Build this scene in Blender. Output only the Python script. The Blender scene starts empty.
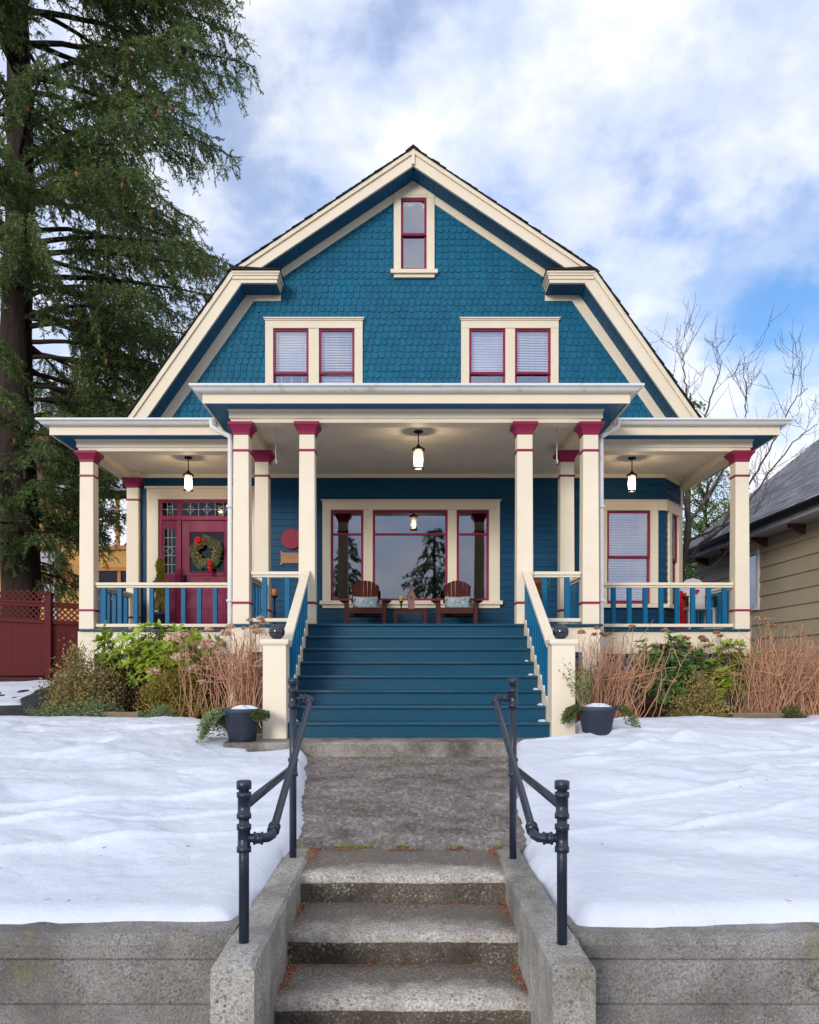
import bpy, math, random
import numpy as np
from mathutils import Vector, Matrix
random.seed(7)
RNG = np.random.default_rng(11)
SC = bpy.context.scene
COL = SC.collection
PI = math.pi
R = math.radians
# ---------------------------------------------------------------- camera: eye at the origin, looking along +Y
FPX, VX, HY = 790.0, 403.0, 667.0

def at(px, py, y):
    """a point of the photograph at depth y, in metres"""
    return Vector(((px - VX) / FPX * y, y, (HY - py) / FPX * y))

cam = bpy.data.cameras.new('camera')
cam.sensor_fit = 'HORIZONTAL'
cam.sensor_width = 36.0
cam.lens = 36.0 * FPX / 819.0
cam.shift_x = (409.5 - VX) / 819.0
cam.shift_y = (HY - 512.0) / 819.0
cam.clip_start = 0.05
cam.clip_end = 2000.0
camo = bpy.data.objects.new('camera', cam)
COL.objects.link(camo)
camo.location = (0, 0, 0)
camo.rotation_euler = (R(90), 0, 0)
SC.camera = camo

# ---------------------------------------------------------------- materials
def nodes_of(name):
    m = bpy.data.materials.new(name)
    m.use_nodes = True
    nt = m.node_tree
    b = nt.nodes['Principled BSDF']
    return m, nt, b

def N(nt, t, **kw):
    n = nt.nodes.new(t)
    for k, v in kw.items():
        if k in n.inputs:
            n.inputs[k].default_value = v
        else:
            setattr(n, k, v)
    return n

def ramp(nt, fac, stops):
    r = nt.nodes.new('ShaderNodeValToRGB')
    e = r.color_ramp.elements
    while len(e) < len(stops):
        e.new(0.5)
    for i, (p, c) in enumerate(stops):
        e[i].position = p
        e[i].color = tuple(c) + (1,) if len(c) == 3 else c
    nt.links.new(fac, r.inputs[0])
    return r

def coords(nt, scale=(1, 1, 1)):
    tc = nt.nodes.new('ShaderNodeTexCoord')
    mp = nt.nodes.new('ShaderNodeMapping')
    mp.inputs['Scale'].default_value = scale
    nt.links.new(tc.outputs['Object'], mp.inputs['Vector'])
    return mp.outputs['Vector']

def mix(nt, fac, a, b, mode='MIX'):
    m = nt.nodes.new('ShaderNodeMix')
    m.data_type = 'RGBA'
    m.blend_type = mode
    for sock, v in ((m.inputs[0], fac), (m.inputs[6], a), (m.inputs[7], b)):
        if hasattr(v, 'is_linked') or hasattr(v, 'links'):
            nt.links.new(v, sock)
        elif isinstance(v, (int, float)):
            sock.default_value = v
        else:
            sock.default_value = tuple(v) + (1,)
    return m.outputs[2]

def scl(c, k):
    return tuple(min(1, x * k) for x in c)

def paint(name, col, rough=0.5, var=0.10, scale=2.0, bump=0.15, bscale=40, grime=0.0, gcol=(.08, .07, .05), stretch=(1, 1, 1), island=0.0, spec=0.16, gthr=0.55):
    """painted or plain surface: soft uneven tone, faint grain, patches of grime"""
    m, nt, b = nodes_of(name)
    v = coords(nt, stretch)
    n1 = N(nt, 'ShaderNodeTexNoise', Scale=scale, Detail=6.0, Roughness=0.6)
    nt.links.new(v, n1.inputs['Vector'])
    c = ramp(nt, n1.outputs['Fac'], [(0.3, scl(col, 1 - var)), (0.7, scl(col, 1 + var))]).outputs[0]
    if island:
        g = nt.nodes.new('ShaderNodeNewGeometry')
        r2 = ramp(nt, g.outputs['Random Per Island'], [(0, (1 - island,) * 3), (1, (1 + island * .6,) * 3)])
        c = mix(nt, 1.0, c, r2.outputs[0], 'MULTIPLY')
    if grime:
        n2 = N(nt, 'ShaderNodeTexNoise', Scale=scale * 2.7, Detail=9.0, Roughness=0.72)
        nt.links.new(v, n2.inputs['Vector'])
        f = ramp(nt, n2.outputs['Fac'], [(gthr, (0, 0, 0)), (gthr + .2, (grime,) * 3)])
        c = mix(nt, f.outputs[0], c, gcol)
    nt.links.new(c, b.inputs['Base Color'])
    rv = ramp(nt, n1.outputs['Fac'], [(0.3, (max(.05, rough - .10),) * 3), (0.7, (min(1, rough + .12),) * 3)])
    nt.links.new(rv.outputs[0], b.inputs['Roughness'])
    b.inputs['Specular IOR Level'].default_value = spec
    if bump:
        n3 = N(nt, 'ShaderNodeTexNoise', Scale=bscale, Detail=5.0, Roughness=0.6)
        nt.links.new(v, n3.inputs['Vector'])
        bp = N(nt, 'ShaderNodeBump', Strength=bump, Distance=0.01)
        nt.links.new(n3.outputs['Fac'], bp.inputs['Height'])
        nt.links.new(bp.outputs['Normal'], b.inputs['Normal'])
    return m

def concrete(name, col, dark, pebble=(.42, .38, .33), agg=0.5, scale=1.0, stain=0.6, moss=0.0, grain=0.0, fsc=85.0, big=2.2, crack=0.0, worn=None):
    """weathered concrete with exposed aggregate, stains and a little moss"""
    m, nt, b = nodes_of(name)
    v = coords(nt)
    n1 = N(nt, 'ShaderNodeTexNoise', Scale=big * scale, Detail=8.0, Roughness=0.68)
    nt.links.new(v, n1.inputs['Vector'])
    c = ramp(nt, n1.outputs['Fac'], [(0.36, dark), (0.5, tuple(a * .5 + d * .5 for a, d in zip(col, dark))), (0.66, col)]).outputs[0]
    vo = N(nt, 'ShaderNodeTexVoronoi', Scale=62.0 * scale)
    nt.links.new(v, vo.inputs['Vector'])
    peb = ramp(nt, vo.outputs['Distance'], [(0.22, (1, 1, 1)), (0.5, (0, 0, 0))])
    hue = ramp(nt, vo.outputs['Color'], [(0.0, (.06, .055, .05)), (0.35, (.20, .17, .14)), (0.6, pebble), (0.8, (.30, .31, .33)), (1.0, (.30, .17, .11))])
    sel = N(nt, 'ShaderNodeTexNoise', Scale=5.0, Detail=3.0)
    nt.links.new(v, sel.inputs['Vector'])
    sr = ramp(nt, sel.outputs['Fac'], [(0.38, (0.12 * agg,) * 3), (0.62, (agg,) * 3)])
    mm = N(nt, 'ShaderNodeMath', operation='MULTIPLY')
    nt.links.new(peb.outputs[0], mm.inputs[0]); nt.links.new(sr.outputs[0], mm.inputs[1])
    c = mix(nt, mm.outputs[0], c, hue.outputs[0])
    fine = N(nt, 'ShaderNodeTexNoise', Scale=fsc, Detail=8.0, Roughness=0.9)
    nt.links.new(v, fine.inputs['Vector'])
    fr = ramp(nt, fine.outputs['Fac'], [(0.40, (.40,) * 3), (0.60, (1.5,) * 3)])
    c = mix(nt, 1.0, c, fr.outputs[0], 'MULTIPLY')
    if worn:   # foot wear: the attribute follows the nosing, broken up by noise
        at_ = nt.nodes.new('ShaderNodeAttribute'); at_.attribute_name = 'worn'
        w1 = N(nt, 'ShaderNodeTexNoise', Scale=7.0, Detail=8.0, Roughness=.7); nt.links.new(v, w1.inputs['Vector'])
        w2 = N(nt, 'ShaderNodeMath', operation='ADD'); nt.links.new(at_.outputs['Fac'], w2.inputs[0]); nt.links.new(w1.outputs['Fac'], w2.inputs[1])
        wr = ramp(nt, w2.outputs[0], [(0.62, (0, 0, 0)), (1.0, (1, 1, 1))])
        c = mix(nt, wr.outputs[0], mix(nt, mm.outputs[0], mix(nt, 1.0, worn, fr.outputs[0], 'MULTIPLY'), hue.outputs[0]), c)
    if grain:
        gm = nt.nodes.new('ShaderNodeMapping'); gm.inputs['Scale'].default_value = (1, .38, 1); nt.links.new(v, gm.inputs['Vector'])
        gv = N(nt, 'ShaderNodeTexVoronoi', Scale=44.0); nt.links.new(gm.outputs[0], gv.inputs['Vector'])
        gr = ramp(nt, gv.outputs['Color'], [(0.1, (1 - grain,) * 3), (0.55, (1.0,) * 3), (0.9, (1 + grain * 1.5, 1 + grain * 1.4, 1 + grain * 1.3))])
        c = mix(nt, 1.0, c, gr.outputs[0], 'MULTIPLY')
    if stain:
        st = N(nt, 'ShaderNodeTexNoise', Scale=0.9, Detail=7.0, Roughness=0.7, Distortion=0.4)
        nt.links.new(v, st.inputs['Vector'])
        sf = ramp(nt, st.outputs['Fac'], [(0.45, (0, 0, 0)), (0.7, (stain,) * 3)])
        c = mix(nt, sf.outputs[0], c, scl(dark, .7))
    if crack:
        wn = N(nt, 'ShaderNodeTexNoise', Scale=2.5, Detail=6.0, Roughness=.6); nt.links.new(v, wn.inputs['Vector'])
        wv = nt.nodes.new('ShaderNodeVectorMath'); wv.operation = 'MULTIPLY_ADD'; nt.links.new(wn.outputs['Color'], wv.inputs[0]); wv.inputs[1].default_value = (.5, .5, .5); nt.links.new(v, wv.inputs[2])
        ck = N(nt, 'ShaderNodeTexVoronoi', Scale=.34); ck.feature = 'DISTANCE_TO_EDGE'; nt.links.new(wv.outputs[0], ck.inputs['Vector'])
        cf = ramp(nt, ck.outputs['Distance'], [(0.0, (crack,) * 3), (0.0018, (crack * .6,) * 3), (0.0036, (0, 0, 0))])
        c = mix(nt, cf.outputs[0], c, (.03, .026, .02))
    if moss:
        ms = N(nt, 'ShaderNodeTexNoise', Scale=3.3, Detail=8.0, Roughness=0.75)
        mp = nt.nodes.new('ShaderNodeMapping'); mp.inputs['Location'].default_value = (7, 3, 5); mp.inputs['Scale'].default_value = (1.6, 1, .5)
        nt.links.new(v, mp.inputs['Vector']); nt.links.new(mp.outputs[0], ms.inputs['Vector'])
        mf = ramp(nt, ms.outputs['Fac'], [(0.56, (0, 0, 0)), (0.72, (moss,) * 3)])
        c = mix(nt, mf.outputs[0], c, (.22, .19, .06))
    nt.links.new(c, b.inputs['Base Color'])
    b.inputs['Roughness'].default_value = 0.88
    b.inputs['Specular IOR Level'].default_value = 0.25
    ad = N(nt, 'ShaderNodeMath', operation='ADD')
    nt.links.new(mm.outputs[0], ad.inputs[0]); nt.links.new(fine.outputs['Fac'], ad.inputs[1])
    bp = N(nt, 'ShaderNodeBump', Strength=0.55, Distance=0.006)
    nt.links.new(ad.outputs[0], bp.inputs['Height'])
    nt.links.new(bp.outputs['Normal'], b.inputs['Normal'])
    return m

def foliage(name, c0, c1, c2=None, rough=0.55, trans=0.25, spec=0.35):
    """leaves: every leaf its own tone, a little light passing through"""
    m, nt, b = nodes_of(name)
    g = nt.nodes.new('ShaderNodeNewGeometry')
    st = [(0, c0), (0.6, c1), (1, c2 or c1)]
    r = ramp(nt, g.outputs['Random Per Island'], st)
    v = coords(nt)
    n = N(nt, 'ShaderNodeTexNoise', Scale=1.6, Detail=3.0)
    nt.links.new(v, n.inputs['Vector'])
    r2 = ramp(nt, n.outputs['Fac'], [(0.3, (.7,) * 3), (0.7, (1.2,) * 3)])
    c = mix(nt, 1.0, r.outputs[0], r2.outputs[0], 'MULTIPLY')
    nt.links.new(c, b.inputs['Base Color'])
    b.inputs['Roughness'].default_value = rough
    b.inputs['Specular IOR Level'].default_value = spec
    if trans:
        tr = nt.nodes.new('ShaderNodeBsdfTranslucent')
        nt.links.new(c, tr.inputs['Color'])
        mx = nt.nodes.new('ShaderNodeMixShader'); mx.inputs[0].default_value = trans
        nt.links.new(b.outputs[0], mx.inputs[1]); nt.links.new(tr.outputs[0], mx.inputs[2])
        nt.links.new(mx.outputs[0], nt.nodes['Material Output'].inputs['Surface'])
    return m

def glass(name, refl, tint=(.75, .78, .8)):
    m, nt, b = nodes_of(name)
    nt.nodes.remove(b)
    t = nt.nodes.new('ShaderNodeBsdfTransparent'); t.inputs[0].default_value = tint + (1,)
    g = nt.nodes.new('ShaderNodeBsdfGlossy'); g.inputs['Roughness'].default_value = 0.015
    g.inputs[0].default_value = (.88, .9, 1.0, 1)
    v = coords(nt)
    n = N(nt, 'ShaderNodeTexNoise', Scale=1.3, Detail=2.0)
    nt.links.new(v, n.inputs['Vector'])
    bp = N(nt, 'ShaderNodeBump', Strength=0.06, Distance=0.02)
    nt.links.new(n.outputs['Fac'], bp.inputs['Height']); nt.links.new(bp.outputs[0], g.inputs['Normal'])
    lw = nt.nodes.new('ShaderNodeFresnel'); lw.inputs[0].default_value = 1.5
    ad = N(nt, 'ShaderNodeMath', operation='ADD'); ad.use_clamp = True; ad.inputs[1].default_value = refl - 0.04
    nt.links.new(lw.outputs[0], ad.inputs[0])
    mx = nt.nodes.new('ShaderNodeMixShader')
    nt.links.new(ad.outputs[0], mx.inputs[0]); nt.links.new(t.outputs[0], mx.inputs[1]); nt.links.new(g.outputs[0], mx.inputs[2])
    nt.links.new(mx.outputs[0], nt.nodes['Material Output'].inputs['Surface'])
    return m

def snow_mat():
    m, nt, b = nodes_of('snow')
    v = coords(nt)
    n1 = N(nt, 'ShaderNodeTexNoise', Scale=0.8, Detail=6.0, Roughness=0.6)
    nt.links.new(v, n1.inputs['Vector'])
    c = ramp(nt, n1.outputs['Fac'], [(0.3, (.685, .72, .80)), (0.7, (.755, .785, .845))]).outputs[0]
    d = N(nt, 'ShaderNodeTexNoise', Scale=60.0, Detail=8.0, Roughness=0.8)
    nt.links.new(v, d.inputs['Vector'])
    dm = N(nt, 'ShaderNodeTexNoise', Scale=1.7, Detail=4.0)
    nt.links.new(v, dm.inputs['Vector'])
    mu = N(nt, 'ShaderNodeMath', operation='MULTIPLY')
    nt.links.new(ramp(nt, d.outputs['Fac'], [(0.63, (0, 0, 0)), (0.74, (1, 1, 1))]).outputs[0], mu.inputs[0])
    nt.links.new(ramp(nt, dm.outputs['Fac'], [(0.52, (0, 0, 0)), (0.75, (.5, .5, .5))]).outputs[0], mu.inputs[1])
    c = mix(nt, mu.outputs[0], c, (.40, .36, .33))
    nt.links.new(c, b.inputs['Base Color'])
    b.inputs['Roughness'].default_value = 0.6
    b.inputs['Specular IOR Level'].default_value = 0.3
    b.inputs['Subsurface Weight'].default_value = 0.0
    a = N(nt, 'ShaderNodeTexNoise', Scale=16.0, Detail=12.0, Roughness=0.68)
    nt.links.new(v, a.inputs['Vector'])
    bp = N(nt, 'ShaderNodeBump', Strength=0.42, Distance=0.035)
    nt.links.new(a.outputs['Fac'], bp.inputs['Height'])
    a2 = N(nt, 'ShaderNodeTexNoise', Scale=120.0, Detail=3.0)
    nt.links.new(v, a2.inputs['Vector'])
    bp2 = N(nt, 'ShaderNodeBump', Strength=0.25, Distance=0.004)
    nt.links.new(a2.outputs['Fac'], bp2.inputs['Height']); nt.links.new(bp.outputs[0], bp2.inputs['Normal'])
    nt.links.new(bp2.outputs[0], b.inputs['Normal'])
    return m

def emit(name, col, s):
    m, nt, b = nodes_of(name)
    b.inputs['Base Color'].default_value = (.8, .78, .7, 1)
    b.inputs['Roughness'].default_value = .4
    b.inputs['Emission Color'].default_value = col + (1,)
    b.inputs['Emission Strength'].default_value = s
    return m

def boards(name, col, axis, pitch, rough=.5):
    """paint over tongue-and-groove boards"""
    m = paint(name, col, rough, .06, 1.4, 0)
    nt = m.node_tree; b = nt.nodes['Principled BSDF']
    v = coords(nt)
    sp = nt.nodes.new('ShaderNodeSeparateXYZ'); nt.links.new(v, sp.inputs[0])
    d = N(nt, 'ShaderNodeMath', operation='DIVIDE'); d.inputs[1].default_value = pitch
    nt.links.new(sp.outputs[axis], d.inputs[0])
    f = N(nt, 'ShaderNodeMath', operation='FRACT'); nt.links.new(d.outputs[0], f.inputs[0])
    h = ramp(nt, f.outputs[0], [(0.0, (0, 0, 0)), (0.09, (1, 1, 1)), (0.91, (1, 1, 1)), (1.0, (0, 0, 0))])
    bp = N(nt, 'ShaderNodeBump', Strength=0.9, Distance=0.012)
    nt.links.new(h.outputs[0], bp.inputs['Height']); nt.links.new(bp.outputs[0], b.inputs['Normal'])
    return m

BLUE = (.0085, .112, .225)
M = {}
M['siding'] = paint('shaded_blue_siding', (.006, .060, .128), .45, .10, 1.5, .12, 60, .25, (.006, .05, .10), island=.10)  # same paint as the shingles, darkened for the shade under the porch
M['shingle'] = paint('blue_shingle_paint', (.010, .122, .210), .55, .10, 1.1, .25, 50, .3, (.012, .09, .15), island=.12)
M['soffit'] = boards('blue_soffit_paint', (.009, .115, .235), 0, .09)
M['trimblue'] = paint('blue_trim_paint', (.008, .13, .27), .45, .08, 2)
M['baluster'] = paint('bright_blue_paint', (.004, .120, .245), .4, .08, 3, .1)
M['stair'] = paint('blue_stair_paint', (.0032, .062, .112), .40, .16, 1.3, .25, 30, .22, (.02, .05, .07), stretch=(.3, 1, 1), spec=.25)
M['tread'] = paint('scuffed_tread_paint', (.0034, .066, .118), .42, .18, 1.6, .4, 24, .8, (.10, .095, .085), stretch=(.16, 4, 4), spec=.3, gthr=.50)
M['cream'] = paint('cream_paint', (.83, .715, .545), .5, .04, 1.2, .15, 50, .28, (.60, .49, .35))
M['ceiling'] = boards('cream_beadboard', (.90, .80, .645), 1, .085)
M['rasp'] = paint('raspberry_paint', (.275, .020, .068), .42, .08, 3, .08)
M['door'] = paint('door_paint', (.20, .011, .050), .36, .07, 3, .08)
M['white'] = paint('white_gutter_paint', (.74, .73, .71), .4, .05, 2, .05, 40, .30, (.40, .38, .36))
M['gutter'] = paint('worn_gutter_paint', (.74, .73, .71), .42, .05, 2, .1, 40, .75, (.24, .21, .19), stretch=(.8, 1, 1))
M['roof'] = paint('dark_roof_shingle', (.028, .026, .027), .9, .3, 6, .6, 30, island=.3)
M['metal'] = paint('dark_grey_pipe_paint', (.018, .025, .046), .30, .2, 6, .25, 50, .2, (.05, .05, .06), spec=.5)
M['black'] = paint('black_iron', (.012, .011, .011), .45, .2, 8, .1)
def frosted():
    m, nt, b = nodes_of('frosted_lamp_glass')
    b.inputs['Base Color'].default_value = (.85, .80, .72, 1)
    b.inputs['Emission Color'].default_value = (1, .86, .66, 1); b.inputs['Emission Strength'].default_value = .12  # faint glow added to the glass of an unlit lantern
    t = nt.nodes.new('ShaderNodeBsdfTransparent'); t.inputs[0].default_value = (1, .96, .9, 1)
    mx = nt.nodes.new('ShaderNodeMixShader'); mx.inputs[0].default_value = .45
    nt.links.new(b.outputs[0], mx.inputs[1]); nt.links.new(t.outputs[0], mx.inputs[2]); nt.links.new(mx.outputs[0], nt.nodes['Material Output'].inputs['Surface'])
    return m
M['lamp'] = frosted() if True else emit('lamp_glass', (1.0, .88, .70), 1.15)
M['glass'] = glass('window_glass', .20, (.92, .93, .95))
M['glassbig'] = glass('picture_window_glass', .145)
M['glassdim'] = glass('leaded_glass', .03, (.35, .38, .40))
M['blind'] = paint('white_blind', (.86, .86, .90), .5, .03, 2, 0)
M['blinddim'] = paint('dimmed_blind', (.42, .44, .50), .5, .03, 2, 0)  # white blind darkened to stand in for dark reflections in the bay glass
M['lace'] = paint('lace_valance', (.62, .60, .64), .8, .1, 12, 0)
M['dark'] = paint('dark_interior', (.035, .03, .03), .9, .2, 1, 0)
M['chair'] = paint('red_brown_stained_wood', (.070, .017, .012), .5, .25, 6, .3, 25, stretch=(1, 1, .3), island=.2)
M['birdwood'] = paint('grey_pink_wood', (.26, .14, .12), .7, .2, 8, .3, 30, stretch=(2, 2, .4))
M['plaque'] = paint('tan_wood_plaque', (.42, .21, .115), .55, .15, 6, .2, 30, stretch=(.4, 1, 2))
M['disc'] = paint('dusty_red_disc', (.28, .035, .06), .6, .15, 5, .1)
M['terracotta'] = paint('terracotta', (.56, .14, .06), .75, .12, 6, .2)
M['orange'] = paint('orange_wax', (.62, .20, .03), .5, .08, 6, 0)
M['wax'] = paint('yellow_wax', (.60, .38, .13), .5, .08, 6, 0)
M['pot'] = paint('slate_plastic', (.050, .058, .080), .5, .2, 6, .2, 40, .2, (.08, .08, .09))
M['ball'] = paint('dark_glazed_ball', (.012, .014, .030), .12, .2, 4, 0, spec=.8)
M['fence'] = paint('dark_red_fence_stain', (.108, .018, .018), .7, .18, 3, .25, 30, .3, (.05, .008, .011), stretch=(4, 4, .3))
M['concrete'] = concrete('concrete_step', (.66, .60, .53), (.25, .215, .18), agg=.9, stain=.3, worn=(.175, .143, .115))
M['riser'] = concrete('shaded_mossy_riser', (.19, .155, .12), (.055, .045, .032), agg=.95, stain=.75, moss=.35)  # dirt, moss and the shade of the upright face, all in one colour
M['cheek'] = concrete('cheek_concrete', (.54, .51, .46), (.21, .195, .17), agg=.9, stain=.3, moss=.4, fsc=130.0)
M['retain'] = concrete('retaining_concrete', (.385, .36, .34), (.165, .150, .138), agg=.8, stain=.6, moss=.85, fsc=120.0, crack=.6)
M['walk'] = concrete('walkway_concrete', (.31, .268, .24), (.125, .103, .088), agg=.9, stain=.35, moss=.25, grain=.30, big=3.4, crack=.35)
M['slab'] = concrete('slab_concrete', (.42, .37, .32), (.10, .085, .068), agg=.6, stain=.6, moss=.3)
M['asphalt'] = concrete('asphalt', (.075, .07, .07), (.035, .034, .034), agg=.2, stain=.3)
M['soil'] = paint('garden_soil', (.055, .036, .024), .95, .4, 6, .9, 14, .4, (.11, .07, .04))
M['snow'] = snow_mat()
M['timber'] = paint('weathered_edging', (.24, .18, .12), .8, .25, 5, .5, 20, .4, (.08, .06, .05), stretch=(.3, 2, 2))
M['bark'] = paint('fir_bark', (.040, .028, .022), .95, .45, 5, 1.0, 9, .4, (.09, .075, .06), stretch=(2.2, 2.2, .35))
M['twig'] = paint('grey_twig_bark', (.115, .088, .072), .85, .25, 5, .3)
M['fir'] = foliage('fir_needles', (.085, .15, .06), (.17, .25, .085), (.34, .36, .11), .6, .5)
M['cone'] = paint('fir_cone', (.34, .12, .055), .7, .25, 9, .4)
M['rhodo'] = foliage('bright_rhododendron_leaf', (.25, .38, .035), (.43, .56, .055), (.58, .62, .10), .38, .3, .5)
M['rhodo_dark'] = foliage('rhododendron_leaf', (.07, .17, .05), (.15, .29, .07), (.32, .40, .08), .4, .25, .5)
M['azalea'] = foliage('bronze_green_leaf', (.18, .15, .055), (.36, .30, .10), (.52, .34, .11), .6, .2)
M['olive'] = foliage('yellow_green_leaf', (.22, .19, .03), (.40, .33, .055), (.54, .38, .07), .6, .25)
M['darkshrub'] = foliage('dark_red_brown_leaf', (.04, .02, .016), (.085, .05, .028), (.15, .09, .04), .6, .1)
M['juniper'] = foliage('grey_green_needle', (.12, .18, .075), (.22, .30, .125), (.36, .39, .18), .6, .15)
M['cedar'] = foliage('cedar_spray', (.06, .095, .022), (.13, .17, .045), (.24, .25, .07), .55, .25)
M['stalk'] = paint('dry_stalk', (.54, .29, .175), .8, .25, 7, .3, 30, island=.45)
M['petal'] = foliage('dry_flower_petal', (.58, .36, .24), (.80, .55, .40), (.92, .72, .57), .8, .3)
M['petal_brown'] = foliage('brown_flower_petal', (.36, .17, .08), (.56, .30, .17), (.68, .43, .27), .8, .3)
M['ribbon'] = paint('red_ribbon', (.55, .008, .02), .45, .1, 6, .1)
M['stucco'] = paint('ochre_stucco', (.62, .34, .115), .9, .07, 1.5, .4, 60)
M['orangetrim'] = paint('orange_trim', (.52, .22, .07), .6, .08, 4, 0)
M['redroof'] = paint('brown_red_roof', (.13, .055, .045), .9, .25, 5, .5, 30, island=.2)
M['tan'] = paint('tan_siding_paint', (.54, .44, .30), .6, .07, 1.5, .15, 50, island=.08)
M['greyroof'] = paint('grey_roof_shingle', (.27, .27, .30), .9, .2, 4, .5, 25, island=.35)
M['greytrim'] = paint('pale_grey_trim', (.50, .49, .52), .5, .05, 3, 0)
M['brownwood'] = paint('dark_brown_bracket', (.09, .035, .035), .6, .1, 4, 0)
M['cable'] = paint('pale_cable', (.35, .34, .36), .6, .05, 4, 0)
M['litter'] = foliage('fallen_needles', (.22, .07, .025), (.36, .12, .04), (.45, .2, .08), .8, 0)
M['moss'] = foliage('moss', (.10, .12, .015), (.22, .24, .03), (.3, .3, .05), .9, 0)
M['greypaint'] = paint('pale_grey_painted_wood', (.52, .49, .50), .6, .12, 6, .1)
M['redcloth'] = paint('red_cloth', (.40, .012, .016), .8, .15, 6, .2)

def floral():
    m, nt, b = nodes_of('floral_cushion_fabric')
    v = coords(nt)
    vo = N(nt, 'ShaderNodeTexVoronoi', Scale=19.0); nt.links.new(v, vo.inputs['Vector'])
    n = N(nt, 'ShaderNodeTexNoise', Scale=13.0, Detail=3.0, Distortion=1.2); nt.links.new(v, n.inputs['Vector'])
    base = ramp(nt, n.outputs['Fac'], [(0.40, (.48, .46, .42)), (0.47, (.10, .26, .36)), (0.55, (.42, .50, .52)), (0.62, (.05, .18, .22))])
    blossom = ramp(nt, vo.outputs['Distance'], [(0.22, (1, 1, 1)), (0.30, (0, 0, 0))])
    pick = ramp(nt, vo.outputs['Color'], [(0.5, (0, 0, 0)), (0.55, (1, 1, 1))])
    mu = N(nt, 'ShaderNodeMath', operation='MULTIPLY')
    nt.links.new(blossom.outputs[0], mu.inputs[0]); nt.links.new(pick.outputs[0], mu.inputs[1])
    nt.links.new(mix(nt, mu.outputs[0], base.outputs[0], (.52, .07, .07)), b.inputs['Base Color'])
    b.inputs['Roughness'].default_value = .9
    return m
M['floral'] = floral()

# ---------------------------------------------------------------- object helpers
LOC = {}

def tag(o, label=None, cat=None, group=None, kind=None):
    if label: o['label'] = label
    if cat: o['category'] = cat
    if group: o['group'] = group
    if kind: o['kind'] = kind
    return o

def empty(name, loc, label=None, cat=None, group=None):
    o = bpy.data.objects.new(name, None)
    COL.objects.link(o)
    o.location = loc
    o.empty_display_size = .2
    LOC[o.name] = Vector(loc)
    return tag(o, label, cat, group)

def mesh_from(name, verts, faces, mats, parent=None, smooth=False, mi=None, bevel=0.0, auto=None):
    base = LOC.get(parent.name, Vector((0, 0, 0))) if parent else Vector((0, 0, 0))
    me = bpy.data.meshes.new(name)
    V = np.asarray(verts, dtype=np.float64).reshape(-1, 3) - np.array(base)
    me.from_pydata(V.tolist() if len(V) < 4000 else V, [], faces)
    for m in (mats if isinstance(mats, (list, tuple)) else [mats]):
        me.materials.append(m)
    if mi is not None:
        me.polygons.foreach_set('material_index', np.asarray(mi, dtype=np.int32))
    if smooth:
        me.polygons.foreach_set('use_smooth', np.ones(len(me.polygons), dtype=bool))
    me.update()
    o = bpy.data.objects.new(name, me)
    COL.objects.link(o)
    if parent:
        o.parent = parent
    LOC[o.name] = base
    if bevel:
        b = o.modifiers.new('edge', 'BEVEL')
        b.width = bevel; b.segments = 2; b.limit_method = 'ANGLE'; b.angle_limit = R(40)
    return o

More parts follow.
